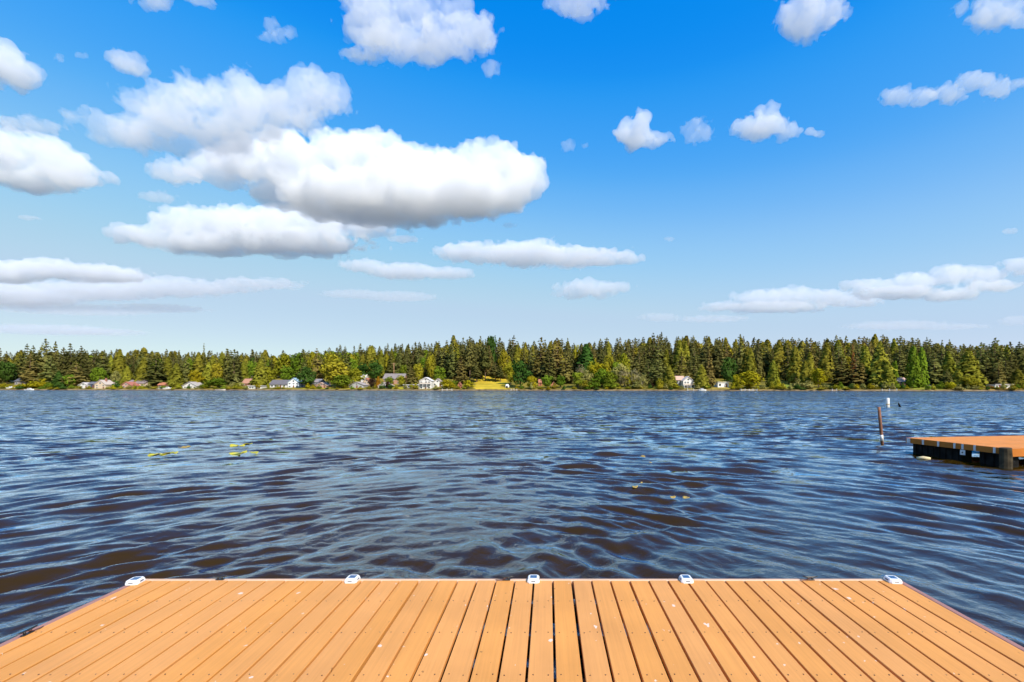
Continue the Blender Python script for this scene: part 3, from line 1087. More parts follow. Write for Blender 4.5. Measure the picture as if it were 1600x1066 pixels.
A = px(1418, 684, DECK)          # far left corner
B = px(1577, 701, DECK)          # near left corner
Ld = (B - A)
Wl = Ld.length
ax = Ld.normalized()             # from the far corner towards the viewer
bx = (px(1600, 682.0, DECK) - A).normalized()
bx = (bx * 0.6 + Vector((-ax.y, ax.x, 0)) * 0.4).normalized()
LEN = 7.0
d2 = empty('floating_dock', A)
tag(d2, 'neighbouring orange topped dock on black floats at the right edge', 'dock')


def q2(a, b, z):
    v = ax * a + bx * b
    return (v.x, v.y, z)


def slab(mb, a0, a1, b0, b1, z0, z1):
    mb.prism([q2(a0, b0, z0), q2(a1, b0, z0), q2(a1, b1, z0), q2(a0, b1, z0)], [q2(a0, b0, z1), q2(a1, b0, z1), q2(a1, b1, z1), q2(a0, b1, z1)])
    return mb


nb = int(LEN / PITCH)
mm = slab(MB(), 0.0, Wl, 0.0, PITCH - 0.008, -0.026, 0).mesh('plank', M['plank_far'])
for i in range(nb):
    o = bx * (i * PITCH)
    link('plank', mm, d2, loc=(o.x, o.y, random.uniform(-0.001, 0.001)))
slab(MB(), -0.02, Wl + 0.02, -0.035, -0.002, -0.155, -0.004).obj('fascia_board', M['fascia'], d2)
slab(MB(), Wl + 0.002, Wl + 0.036, 0, LEN, -0.20, -0.004).obj('fascia_board', M['fascia'], d2)
slab(MB(), -0.036, -0.002, 0, LEN, -0.155, -0.004).obj('fascia_board', M['fascia'], d2)
for a0, a1 in ((0.12, 1.42), (1.86, Wl - 0.08)):
    fb = slab(MB(), a0, a1, 0.05, 0.40, -0.62, -0.158)
    nr_ = max(2, int((a1 - a0) / 0.16))
    for q_ in range(nr_):                     # moulded ribs
        aa = a0 + (q_ + 0.5) * (a1 - a0) / nr_
        slab(fb, aa - 0.03, aa + 0.03, 0.025, 0.0498, -0.60, -0.175)
    fb.obj('float', M['float'], d2)
for k_, a in enumerate([0.015, 0.42, 0.80, 1.18, 1.36, 1.62, 2.02, 2.24]):
    wd = 0.10 if k_ in (0, 7) else 0.05
    a_ = a / 2.3 * Wl
    slab(MB(), a_, a_ + wd, -0.048, -0.036, -0.152, -0.008).obj('bracket', M['galv'], d2)
ab = 1.36 / 2.3 * Wl
hb = slab(MB(), ab - 0.02, ab + 0.10, -0.062, -0.049, -0.30, -0.165).obj('hinge_plate', M['galv'], d2)
slab(MB(), ab + 0.03, ab + 0.055, -0.075, -0.063, -0.25, -0.215).obj('hook', M['float'], hb)
# corner pile
c0 = ax * (Wl + 0.0) + bx * (-0.11)
MB().tube([(c0.x, c0.y, -1.2), (c0.x + 0.01, c0.y, -0.2), (c0.x, c0.y, 0.02)], [0.13, 0.125, 0.12], 12).obj('corner_pile', M['timber_dark'], d2)
lg = px(1432, 716, 0.02)
lg2 = px(1454, 717.5, 0.02)
tag(MB().tube([lg, (lg + lg2) / 2 + Vector((0, 0, 0.015)), lg2], [0.035, 0.055, 0.045], 9).obj('driftwood_log', M['log'], smooth=True),
    'short pale log floating beside the black floats of the far dock', 'log')

# ------------------------------------------------------------------ posts and marks standing in the lake
pb, Yp = px(1378.5, 694, 0), 0
k = pb.y / F
pt = Vector((pb.x - 5.2 * k, pb.y, (694 - 636) * k))
post = tag(empty('leaning_post', pb), 'thin rusty brown post leaning left out of the water near the far dock', 'post')
o0 = Vector((0, 0, 0))
top = pt - pb
MB().tube([top * 0.08, top * 0.17, top * 0.25], [0.052, 0.052, 0.052], 10).obj('white_base', M['post_white'], post, True)
MB().tube([top * -0.4, top * 0.3, top * 0.6, top], [0.05, 0.05, 0.05, 0.046], 10).obj('shaft', M['post_wood'], post, True)
wb = px(1387, 636, 0)
by = tag(empty('marker_buoy', wb), 'white cylindrical marker buoy standing beyond the leaning post', 'buoy')
k = wb.y / F
MB().tube([(0, 0, -0.4), (0, 0, 0.05), (0, 0, 13 * k), (0, 0, 14 * k)], [2.4 * k, 2.6 * k, 2.5 * k, 1.6 * k], 14).obj('float_body', M['post_white'], by, True)
MB().tube([(0, 0, 3.4 * k), (0, 0, 4.6 * k)], 2.75 * k, 14).obj('band', M['lily_dull'], by, True)
st = px(1406, 635.5, 0)
k = st.y / F
sg = MB().tube([(0.9 * k, 0, -0.3), (0.2 * k, 0, 0.5 * k), (-1.4 * k, 0, 3.4 * k), (-2.2 * k, 0, 5.6 * k)], [1.3 * k, 1.5 * k, 1.3 * k, 0.8 * k], 7)
sg.tube([(-1.0 * k, 0, 2.6 * k), (0.4 * k, 0, 4.0 * k)], [0.7 * k, 0.3 * k], 6)
tag(sg.obj('snag', M['float'], loc=st, smooth=True), 'small dark broken branch poking out of the water by the buoy', 'branch')


# floating leaves
def leaf_mesh(L, W_, cup, seed, m):
    g = random.Random(seed)
    b = MB()
    n_ = 14
    rim, mid = [], []
    for i in range(n_):
        t = 2 * math.pi * (i + 0.5) / n_ + math.pi / 2
        r_ = 1.0 + g.uniform(-0.06, 0.06)
        if i in (n_ - 1,):
            r_ *= 0.6
        x, y = math.cos(t) * W_ * r_, math.sin(t) * L * r_
        rim.append((x, y, cup * (0.25 + 0.75 * (x / W_) ** 2) + g.uniform(-0.2, 0.2) * cup))
        mid.append((x * 0.55, y * 0.55, cup * 0.15))
    v = rim + mid + [(0, 0, 0)]
    v += [(p[0], p[1], p[2] - 0.006) for p in rim]
    f = []
    for i in range(n_):
        j = (i + 1) % n_
        f += [(n_ + i, i, j, n_ + j), (2 * n_, n_ + i, n_ + j), (i, 2 * n_ + 1 + i, 2 * n_ + 1 + j, j)]
    f.append(tuple(2 * n_ + 1 + i for i in range(n_ - 1, -1, -1)))
    b.add(v, f)
    return b.mesh('lily_leaf', m, True)


LILY = [
    (241, 712.5, 1.0, 'lily', 'bright yellow lily leaf at the left end of the nearest left clump'),
    (253, 711, 0.8, 'lily', 'yellow lily leaf in the middle of the nearest left clump'),
    (263, 710, 1.0, 'lily', 'curled yellow lily leaf right of the middle of the nearest left clump'),
    (272, 708, 0.6, 'lily', 'small lily leaf at the right tip of the nearest left clump'),
    (284, 700, 0.7, 'lily_dull', 'dull lily leaf alone behind the nearest left clump'),
    (294, 699.5, 0.7, 'lily_dull', 'thin dull lily leaf right beside the one behind the left clump'),
    (367, 698, 1.0, 'lily', 'yellow lily leaf at the left end of the farther right clump'),
    (377, 697, 0.7, 'lily', 'small flat lily leaf in the middle of the farther right clump'),
    (388, 695.5, 1.0, 'lily', 'raised yellow lily leaf at the right end of the farther clump'),
    (370, 710.5, 1.1, 'lily', 'big yellow lily leaf at the left of the nearer right clump'),
    (379, 709, 0.9, 'lily', 'second yellow lily leaf from the left in the nearer right clump'),
    (396, 708, 0.8, 'lily', 'outlying yellow lily leaf at the right of the nearer right clump'),
    (1004, 714, 0.9, 'lily_dull', 'tan floating leaf in mid lake, farthest of the right hand scatter'),
    (1016, 723, 0.45, 'lily_dull', 'small tan leaf just behind the middle of the right hand scatter'),
    (992, 761, 0.55, 'lily_dull', 'pale sunken leaf at the left of the right hand scatter'),
    (1002, 754, 0.25, 'lily_dull', 'tiny leaf just above the pale sunken leaf'),
    (1051, 777, 0.5, 'lily_dull', 'thin leaf left of the brightest leaf of the right hand scatter'),
    (1072, 778, 0.6, 'lily_dull', 'brightest leaf and nearest of the right hand scatter'),
]
for i, (u, v, s, m, lab) in enumerate(LILY):
    p = px(u, v, 0.045)
    me = leaf_mesh(0.125 * s * (0.65 if u > 900 else 1), 0.17 * s * (0.65 if u > 900 else 1), 0.065 * s * (0.5 if u > 900 else 1), i, M[m])
    o = link('lily_leaf', me, loc=p, rot=(random.uniform(0.10, 0.24), random.uniform(-0.12, 0.12), random.uniform(-1.6, 1.6)))
    tag(o, lab, 'lily leaf', 'leaves floating on the lake')


# ------------------------------------------------------------------ houses along the far shore
PAINT = {}


def paint(col, rough=0.7):
    key = tuple(col)
    if key not in PAINT:
        PAINT[key] = simple('house_paint', col, rough, 0.10, 0.6)
    return PAINT[key]


WIN = MB()
WIN.box(-0.5, 0.5, -0.06, 0.0, 0, 1)
WIN_ME = WIN.mesh('window', M['trim'])
PANE_ME = MB().box(-0.40, 0.40, -0.085, -0.062, 0.08, 0.92).mesh('pane', M['glass'])
DOOR_ME = MB().box(-0.5, 0.5, -0.07, 0.0, 0, 1).mesh('door', M['door'])


def window(parent, x, y, z, w_, h_, rz=0):
    o = link('window', WIN_ME, parent, loc=(x, y, z), rot=(0, 0, rz), scale=(w_, 1, h_))
    link('pane', PANE_ME, o)
    return o


def house(u0, u1, vtop, s, kind, wall, roof, label, roof_h=0.4, depth=None, rows=1, cols=3, chimney=False, porch=False, rz=0.0, door=True, cat='house', name='house'):
    u = (u0 + u1) / 2
    while True:                               # a house up the slope stands where the ground comes up to it
        x, y = place(u, s)
        k = y / F
        if s > 125 or (V0 - vtop) * k + CAMZ - float(ground_z(x, y)) < 3.4 + 2.9 * (rows - 1) + 2.2:
            break
        s += 1.5
    W_ = (u1 - u0) * k
    z0 = float(ground_z(x, y)) - 0.3
    H = max(2.6, (V0 - vtop) * k + CAMZ - z0)
    D = depth or max(5.0, min(9.0, W_ * 0.8))
    t = tag(empty(name, (x, y, z0), rz), label, cat)
    rh = H * roof_h
    wh = H - rh
    hw = W_ / 2 * 0.93
    wb_ = MB()
    if kind == 'gable':                       # gable end towards the lake
        prof = [(-hw, 0), (hw, 0), (hw, wh), (0, H - 0.15), (-hw, wh)]
        wb_.prism([(a, 0, b) for a, b in prof], [(a, D, b) for a, b in prof])
        e, th = W_ / 2, 0.22
        zl = wh - (e - hw) * rh / hw
        rb = MB()
        for sg_ in (-1, 1):
            a0, a1 = (0, zl + 0.0), 0
            ring = [(0, H - 0.10), (sg_ * e, zl - 0.02), (sg_ * e, zl + th), (0, H + th)]
            if sg_ > 0:
                ring = ring[::-1]
            rb.prism([(a, -0.5, b) for a, b in ring], [(a, D + 0.5, b) for a, b in ring])
    elif kind == 'side':                      # ridge along the shore
        wb_.prism([(-hw, 0, 0), (hw, 0, 0), (hw, D, 0), (-hw, D, 0)], [(-hw, 0, wh), (hw, 0, wh), (hw, D, wh), (-hw, D, wh)])
        for sx in (-hw, hw - 0.2):
            wb_.prism([(sx, 0, wh), (sx, D / 2, H - 0.15), (sx, D, wh)], [(sx + 0.2, 0, wh), (sx + 0.2, D / 2, H - 0.15), (sx + 0.2, D, wh)])
        e, th = W_ / 2, 0.22
        rb = MB()
        ov = 0.5
        zl = wh - ov * rh / (D / 2)
        for ring in ([(-ov, zl), (D / 2, H - 0.10), (D / 2, H + th), (-ov, zl + th)], [(D / 2, H - 0.10), (D + ov, zl), (D + ov, zl + th), (D / 2, H + th)]):
            rb.prism([(-e, a, b) for a, b in ring], [(e, a, b) for a, b in ring])
    else:                                     # flat roof
        wb_.box(-hw, hw, 0, D, 0, H - 0.3)
        rb = MB().box(-W_ / 2, W_ / 2, -0.5, D + 0.4, H - 0.298, H)
        wh = H - 0.3
    wb_.obj('wall', paint(wall), t)
    ro = rb.obj('roof', paint(roof, 0.85), t)
    if chimney:
        MB().box(-0.45, 0.45, D * 0.4, D * 0.4 + 0.9, wh, H + 1.5).obj('chimney', M['brick'], ro, loc=(hw * 0.3, 0, 0))
    fh = wh / rows
    for r_ in range(rows):
        for c in range(cols):
            xx = -hw + (c + 0.5 + 0.12 * math.sin(c * 3 + u)) * 2 * hw / cols
            if door and r_ == 0 and c == cols // 2:
                link('door', DOOR_ME, t, loc=(xx, -0.002, 0.3), scale=(1.0, 1, min(2.1, fh * 0.75)))
            else:
                window(t, xx, -0.002, r_ * fh + fh * 0.32, min(1.6, 2 * hw / cols * 0.62), fh * 0.46)
    if kind == 'gable' and rh > 2.0:
        window(t, 0, -0.002, wh + rh * 0.12, 1.3, min(1.5, rh * 0.4))
    if porch:
        MB().box(-hw, hw, -2.4, -0.6, fh * (rows - 1) + 0.1, fh * (rows - 1) + 0.3).obj('deck', M['deckwood'], t)
        for c in range(4):
            xx = -hw * 0.95 + c * hw * 1.9 / 3
            MB().box(xx - 0.08, xx + 0.08, -2.35, -2.2, 0, fh * (rows - 1) + 0.098).obj('post', M['trim'], t)
        MB().box(-hw, hw, -2.4, -2.34, fh * (rows - 1) + 1.1, fh * (rows - 1) + 1.2).obj('railing', M['trim'], t)
    return t


WHITE, CREAM, GREY, DGREY, BROWN, TAN, PINK, NAVY = (0.66, 0.64, 0.60), (0.60, 0.47, 0.34), (0.36, 0.36, 0.37), (0.10, 0.10, 0.11), (0.26, 0.13, 0.08), (0.42, 0.32, 0.23), (0.48, 0.28, 0.21), (0.045, 0.07, 0.12)
RROOF, BRICK = (0.42, 0.22, 0.15), (0.40, 0.15, 0.08)
house(-4, 24, 586, 24, 'gable', WHITE, (0.16, 0.13, 0.12), 'white gabled house under a brown roof at the left edge', 0.45, cols=3)
house(22, 40, 591, 24, 'side', (0.22, 0.18, 0.16), DGREY, 'dark low wing behind the bushes near the left edge', 0.4, cols=2)
house(122, 138, 598, 6, 'gable', WHITE, (0.55, 0.50, 0.47), 'small white cottage left of the dark blue shed', 0.45, cols=2)
house(137, 148, 597, 8, 'side', NAVY, (0.12, 0.12, 0.14), 'dark blue shed between the white and the cream cottages', 0.3, cols=2)
house(147, 166, 594, 5, 'gable', CREAM, (0.50, 0.42, 0.36), 'cream cottage with steep gable and chimney on the left shore', 0.5, rows=2, cols=2, chimney=True)
house(164, 175, 598, 10, 'side', TAN, (0.42, 0.34, 0.30), 'tan lean-to house right of the cream cottage', 0.45, cols=2)
house(188, 206, 597, 8, 'gable', PINK, (0.40, 0.14, 0.10), 'left gable of the pink lakeside house', 0.55, cols=2)
house(197, 226, 594, 15, 'side', (0.74, 0.58, 0.52), (0.24, 0.19, 0.19), 'wide pink lakeside house with grey roof', 0.45, cols=4)
house(246, 258, 598, 16, 'side', BROWN, BRICK, 'small red-brown hut under the big fir on the left', 0.5, cols=2)
house(284, 308, 597, 7, 'gable', WHITE, (0.40, 0.36, 0.33), 'lone white gabled cottage with wide grey roof on the left shore', 0.6, cols=3)
house(377, 399, 592, 22, 'side', BROWN, (0.40, 0.20, 0.13), 'brown hip-roofed bungalow above the white boathouse', 0.6, cols=3)
house(387, 396, 586, 48, 'gable', WHITE, (0.55, 0.45, 0.40), 'tiny white house high among trees above the brown bungalow', 0.5, cols=2)
house(387, 409, 603.5, 3.5, 'flat', WHITE, (0.70, 0.68, 0.65), 'long low white boathouse at the waterline on the left', cols=4)
house(420, 449, 594, 13, 'side', (0.66, 0.65, 0.64), (0.13, 0.12, 0.13), 'pale house with dark roof left of the blue trimmed house', 0.55, cols=4)
house(449, 468, 591, 12, 'gable', (0.82, 0.84, 0.86), (0.30, 0.44, 0.54), 'bright white house with blue roof and steep gable', 0.45, rows=2, cols=3)
house(470, 500, 592.5, 12, 'side', NAVY, (0.24, 0.22, 0.24), 'navy house with long porch right of the bright white gable', 0.35, rows=2, cols=4, porch=True)
house(493, 511, 598, 8, 'gable', PINK, (0.62, 0.44, 0.36), 'salmon cottage in front of the navy house', 0.5, cols=2)
house(551, 571, 585.5, 34, 'side', WHITE, (0.58, 0.55, 0.53), 'white house with pale roof up the slope behind the olive tree', 0.4, rows=2, cols=3)
house(545, 569, 597, 9, 'gable', GREY, (0.34, 0.30, 0.29), 'grey house with a dark porch left of the purple maples', 0.5, cols=3)
house(568, 577, 591, 22, 'gable', CREAM, BRICK, 'narrow cream house with red roof above the left purple maple', 0.45, rows=2, cols=2)
house(598, 632, 584, 32, 'side', (0.40, 0.22, 0.14), (0.22, 0.19, 0.18), 'large house with grey roof and red-brown walls on the hillside', 0.45, rows=2, cols=5)
house(606, 617, 568.5, 66, 'side', WHITE, (0.30, 0.26, 0.24), 'white house highest on the wooded hill beside the pole', 0.4, cols=2)
house(590, 611, 597.5, 8, 'gable', (0.78, 0.70, 0.64), (0.62, 0.50, 0.44), 'low cream gabled cottage between the two purple maples', 0.55, cols=3)
house(630, 655, 601, 8, 'flat', (0.30, 0.28, 0.27), (0.82, 0.80, 0.76), 'low dark boathouse with a long white flat roof', cols=4)
house(655, 675, 590, 5.5, 'gable', WHITE, (0.70, 0.68, 0.66), 'tall white three storey house with many windows by the water', 0.28, rows=3, cols=3, porch=True)
house(676, 691, 592, 16, 'gable', (0.74, 0.70, 0.66), (0.34, 0.28, 0.26), 'small white gabled house right of the three storey house', 0.45, cols=2)
house(715, 720, 598, 5, 'gable', BRICK, (0.30, 0.10, 0.06), 'small red hut between the two round yellow trees', 0.4, cols=1, cat='hut')
house(838, 849, 583.5, 34, 'side', (0.78, 0.80, 0.82), (0.30, 0.46, 0.60), 'white house with blue roof peeking between trees right of the lawn', 0.45, cols=3)
house(841, 847, 593, 20, 'side', BRICK, (0.40, 0.16, 0.09), 'red-brown shed below the blue roofed house', 0.4, cols=1, cat='shed')
house(861, 869, 597, 8, 'gable', (0.44, 0.18, 0.10), (0.46, 0.20, 0.13), 'red-brown hut at the foot of the dark firs', 0.45, cols=1, cat='hut')
house(1054, 1070, 588, 13, 'side', (0.30, 0.31, 0.33), (0.56, 0.36, 0.27), 'shade-grey wing with tan roof of the house on the right', 0.3, rows=2, cols=2, door=False)  # shade on the house's left side is put into this grey wall colour
house(1067, 1084, 588.5, 9, 'gable', (0.76, 0.72, 0.67), (0.62, 0.55, 0.50), 'two storey house with white gable and balcony on the right', 0.35, rows=2, cols=3, porch=True)
house(1121, 1139, 597, 12, 'flat', (0.82, 0.81, 0.80), (0.80, 0.79, 0.78), 'plain white garage left of the weeping willow', cols=2, cat='garage')
house(1399, 1419, 590.5, 14, 'side', (0.52, 0.22, 0.14), (0.56, 0.38, 0.31), 'red house with tan roof left of the two green columns', 0.4, rows=2, cols=3)
house(1443, 1454, 599, 12, 'side', (0.40, 0.16, 0.08), (0.45, 0.28, 0.20), 'little red-brown hut right of the two green columns', 0.5, cols=2, cat='hut')
house(1554, 1566, 602, 8, 'flat', (0.76, 0.75, 0.74), (0.50, 0.48, 0.48), 'left one of two low white sheds at the right end of the shore', cols=2, cat='shed')
house(1569, 1583, 602, 8, 'flat', (0.76, 0.75, 0.74), (0.50, 0.48, 0.48), 'right one of two low white sheds at the right end of the shore', cols=2, cat='shed')

# white domed shelter at the right edge of the sunny lawn
x, y = place(792.5, 8)
k = y / F
t = tag(empty('garden_dome', (x, y, float(ground_z(x, y)))), 'round white dome shelter at the right edge of the sunny lawn', 'shelter')
dm = MB()
rr_ = 3.3 * k
dm.tube([(0, 0, 0), (0, 0, 2.4 * k), (0, 0, 4.2 * k), (0, 0, 5.6 * k), (0, 0, 6.3 * k), (0, 0, 6.5 * k)], [rr_ * 0.75, rr_, rr_ * 0.95, rr_ * 0.7, rr_ * 0.35, 0.05], 14)
dm.obj('shell', M['white_plastic'], t, True)
MB().box(-0.5, 0.5, -rr_ * 1.01, -rr_ * 0.8, 0, 1.5).obj('doorway', M['float'], t)

# utility pole beside the highest house
x, y = place(615.5, 52)
k = y / F
t = tag(empty('utility_pole', (x, y, float(ground_z(x, y)) - 0.3)), 'brown utility pole standing in front of the highest white house', 'pole')
hp = (V0 - 567) * k + CAMZ - t.location.z
MB().tube([(0, 0, 0), (0, 0, hp)], [0.28, 0.2], 8).obj('shaft', simple('pole_wood', (0.40, 0.22, 0.12), 0.85), t, True)
MB().box(-1.5, 1.5, -0.1, 0.1, hp - 1.0, hp - 0.75).obj('crossarm', M['deckwood'], t)


def boat(u, s, Ln, rz, label, col=(0.8, 0.8, 0.8), cabin=True):
    x, y = place(u, s)
    t = tag(empty('moored_boat', (x, y, 0.0 if s < 0 else float(ground_z(x, y))), rz), label, 'boat', 'boats along the far shore')
    b = MB()
    st_ = [(-0.5, 0.8), (-0.2, 1.0), (0.2, 0.95), (0.42, 0.5), (0.5, 0.05)]
    v, f = [], []
    for a, c in st_:
        hb_ = 1.05 * c
        v += [(a * Ln, -hb_, 0.75 + 0.25 * max(0, a)), (a * Ln, -hb_ * 0.6, -0.15), (a * Ln, hb_ * 0.6, -0.15), (a * Ln, hb_, 0.75 + 0.25 * max(0, a))]
    for i in range(4):
        for j in range(4):
            q = (j + 1) % 4
            f.append((i * 4 + j, i * 4 + q, i * 4 + 4 + q, i * 4 + 4 + j))
    f += [(0, 3, 2, 1), (16, 17, 18, 19)]
    b.add(v, f)
    b.obj('hull', paint(col, 0.35), t)
    if cabin:
        MB().prism([(-0.15 * Ln, -0.8, 0.7), (0.2 * Ln, -0.7, 0.7), (0.2 * Ln, 0.7, 0.7), (-0.15 * Ln, 0.8, 0.7)], [(-0.12 * Ln, -0.7, 1.5), (0.1 * Ln, -0.6, 1.5), (0.1 * Ln, 0.6, 1.5), (-0.12 * Ln, 0.7, 1.5)]).obj('cabin', paint((0.7, 0.7, 0.7), 0.4), t)
        MB().box(-0.1 * Ln, 0.12 * Ln, -0.78, -0.72, 1.0, 1.3).obj('windscreen', M['glass'], t)
    return t


boat(46, -2, 6.0, 0.1, 'white boat moored in front of the yellow bushes at far left')
boat(17, 6, 5.0, 0.3, 'white boat pulled up on the bank near the left edge')
boat(252, 3, 6.0, 0.0, 'left one of two white boats below the big fir on the left')
boat(262, 3, 5.5, 0.2, 'right one of two white boats below the big fir on the left')
boat(345, -2, 6.5, 0.0, 'pale flat boat between the lone cottage and the white boathouse', (0.7, 0.6, 0.5), False)
boat(1097, -3, 5.0, 0.1, 'white boat in front of the rusty topped fir on the right')


def jetty(u0, u1, s, label, col=(0.62, 0.58, 0.52), posts=3):
    (x0, y0), (x1, y1_) = place(u0, s), place(u1, s)
    ln = math.hypot(x1 - x0, y1_ - y0)
    t = tag(empty('far_jetty', (x0, y0, 0), math.atan2(y1_ - y0, x1 - x0)), label, 'jetty', 'jetties along the far shore')
    MB().box(0, ln, -0.9, 0.9, 0.45, 0.65).obj('platform', paint(col), t)
    for i in range(posts):
        xx = 0.2 + (ln - 0.4) * i / (posts - 1)
        MB().tube([(xx, -1.0, -0.8), (xx, -1.0, 1.3)], 0.13, 8).obj('pile', M['post_white'], t)
    return t


jetty(1074, 1094, -4, 'pale jetty below the two storey house on the right')
jetty(1156, 1182, -4, 'white jetty with posts in front of the weeping willow', (0.72, 0.72, 0.72), 5)
jetty(798, 808, -3, 'small dark jetty with posts right of the sunny lawn', (0.30, 0.24, 0.2))
jetty(691, 707, -3, 'pale jetty below the round yellow trees', (0.55, 0.5, 0.45))
jetty(1376, 1400, -3, 'low jetty below the big olive cedars at right', (0.55, 0.5, 0.45), 3)
jetty(1298, 1306, -3, 'short tan jetty between sage bushes on the right', (0.6, 0.45, 0.36), 2)

# ------------------------------------------------------------------ trees
def tri_cloud(P, Nrm, size, aspect=1.0, seed=0, nmix=0.68, jit=0.40):
    """Leaf-sized triangles at points P, roughly facing Nrm."""
    g = np.random.default_rng(seed)
    n = len(P)
    d = Nrm + g.normal(0, jit, (n, 3))
    d /= np.linalg.norm(d, axis=1, keepdims=True) + 1e-9
    a = np.cross(d, g.normal(0, 1, (n, 3)))
    a /= np.linalg.norm(a, axis=1, keepdims=True) + 1e-9
    b = np.cross(d, a)
    s = size * g.uniform(0.6, 1.35, n)[:, None]
    v0, v1, v2, v3 = P + a * s, P + b * s * aspect, P - a * s * 0.8, P - b * s * aspect
    v = np.stack([v0, v1, v2, v3], 1).reshape(-1, 3)
    f = np.arange(4 * n).reshape(-1, 4)
    nn = Nrm * nmix + d * (1 - nmix)
    nn /= np.linalg.norm(nn, axis=1, keepdims=True) + 1e-9
    return v, f, np.repeat(nn, 4, 0)


def fir_crown(seed, n=620, width=0.17, base=0.10, ragged=0.35, power=0.85, leaf=0.034):
    """Unit-height conifer crown: tiers of drooping boughs with gaps between."""
    g = np.random.default_rng(seed)
    tiers = 15
    P, Q = [], []
    lean = g.normal(0, 0.008, 2)
    gaps = g.uniform(1 - ragged, 1 + ragged * 0.5, (tiers + 1, 9))
    for t in range(tiers + 1):
        f = t / tiers
        zt = base + (0.985 - base) * f
        rt = width * (1 - f) ** power * (1 if f > 0.12 else 0.6 + f * 3.3) + 0.006
        nb_ = max(4, int(9 * (1 - f) + 3))
        ph = g.uniform(0, 6.28)
        for b in range(nb_):
            r_ = rt * gaps[t, b % 9]
            ang = ph + 6.283 * b / nb_ + g.normal(0, 0.25)
            m = max(2, int(n / (tiers * 7.0) * (0.4 + 1.4 * (1 - f))))
            q = g.uniform(0.15, 1, m) ** 0.7
            rad = r_ * q
            side = g.normal(0, 0.13, m) * r_
            zz = zt - q * r_ * 0.38 + g.normal(0, 0.010, m) + 0.02 * (q > 0.9)
            x = np.cos(ang) * rad - np.sin(ang) * side + lean[0] * f
            y = np.sin(ang) * rad + np.cos(ang) * side + lean[1] * f
            P.append(np.stack([x, y, np.minimum(zz, 0.995)], 1))
            up = 0.75
            Q.append(np.stack([np.cos(ang) * (0.5 + q * 0.5), np.sin(ang) * (0.5 + q * 0.5), np.full(m, up)], 1))
    P, Q = np.vstack(P), np.vstack(Q)
    Q /= np.linalg.norm(Q, axis=1, keepdims=True)
    sz = leaf * (1.12 - 0.42 * np.clip(P[:, 2:3], 0, 1)).ravel()
    v, f, nn = tri_cloud(P, Q, 1.0, 0.62, seed=seed + 1)
    c = np.repeat(P, 4, 0)
    v = c + (v - c) * np.repeat(sz, 4)[:, None]
    # the leader at the very top
    v = np.vstack([v, [[lean[0] - 0.004, lean[1], 0.9], [lean[0] + 0.004, lean[1], 0.9], [lean[0], lean[1], 1.0], [lean[0], lean[1] + 0.004, 0.9]]])
    f = np.vstack([f, [[len(v) - 4, len(v) - 3, len(v) - 2, len(v) - 1]]])
    nn = np.vstack([nn, [[0, -1, 0.2]] * 4])
    return v, f, nn


def broad_crown(seed, lobes=9, n=1200, rx=0.5, base=0.08, leaf=0.042, flat=1.0, droop=0.0):
    """Unit-height broadleaf crown of uneven lobes; half width rx."""
    g = np.random.default_rng(seed)
    L = []
    for i in range(lobes):
        f = (i + 0.5) / lobes
        zc = base + (1 - base) * (0.22 + 0.62 * g.uniform(0, 1) * flat)
        rmax = rx * math.sqrt(max(0.08, 1 - ((zc - (base + 1) / 2) / ((1 - base) * 0.62)) ** 2))
        a = 2.399 * i + g.normal(0, 0.3)
        rr = rmax * 0.62 * math.sqrt(f)
        L.append((rr * math.cos(a), rr * math.sin(a), zc, g.uniform(0.24, 0.36) * (rx * 1.1), g.uniform(0.13, 0.22) * (1 - base)))
    L.append((g.normal(0, 0.04) * rx, g.normal(0, 0.04), 1 - 0.19 * (1 - base), rx * 0.34, 0.19 * (1 - base)))
    L.append((0, 0, base + 0.38 * (1 - base), rx * 0.62, 0.32 * (1 - base)))
    w_ = np.array([l[3] * l[3] for l in L])
    P, Q = [], []
    for (lx, ly, lz, lr, lh), c in zip(L, (n * w_ / w_.sum()).astype(int)):
        d = g.normal(0, 1, (c, 3))
        d /= np.linalg.norm(d, axis=1, keepdims=True)
        q = g.uniform(0.72, 1.08, c)[:, None]
        p = np.array([lx, ly, lz]) + d * q * np.array([lr, lr, lh])
        if droop:
            out = np.hypot(p[:, 0], p[:, 1]) / rx
            p[:, 2] -= droop * np.clip(out - 0.35, 0, 1) * g.uniform(0.2, 1.3, c)
        P.append(p)
        Q.append(d * 0.8 + np.array([0, 0, 0.25]))
    P, Q = np.vstack(P), np.vstack(Q)
    P[:, 2] = np.clip(P[:, 2], 0.01, 1.0)
    Q /= np.linalg.norm(Q, axis=1, keepdims=True)
    v, f, nn = tri_cloud(P, Q, leaf, 0.8 if not droop else 1.2, seed=seed + 3)
    return v, f, nn


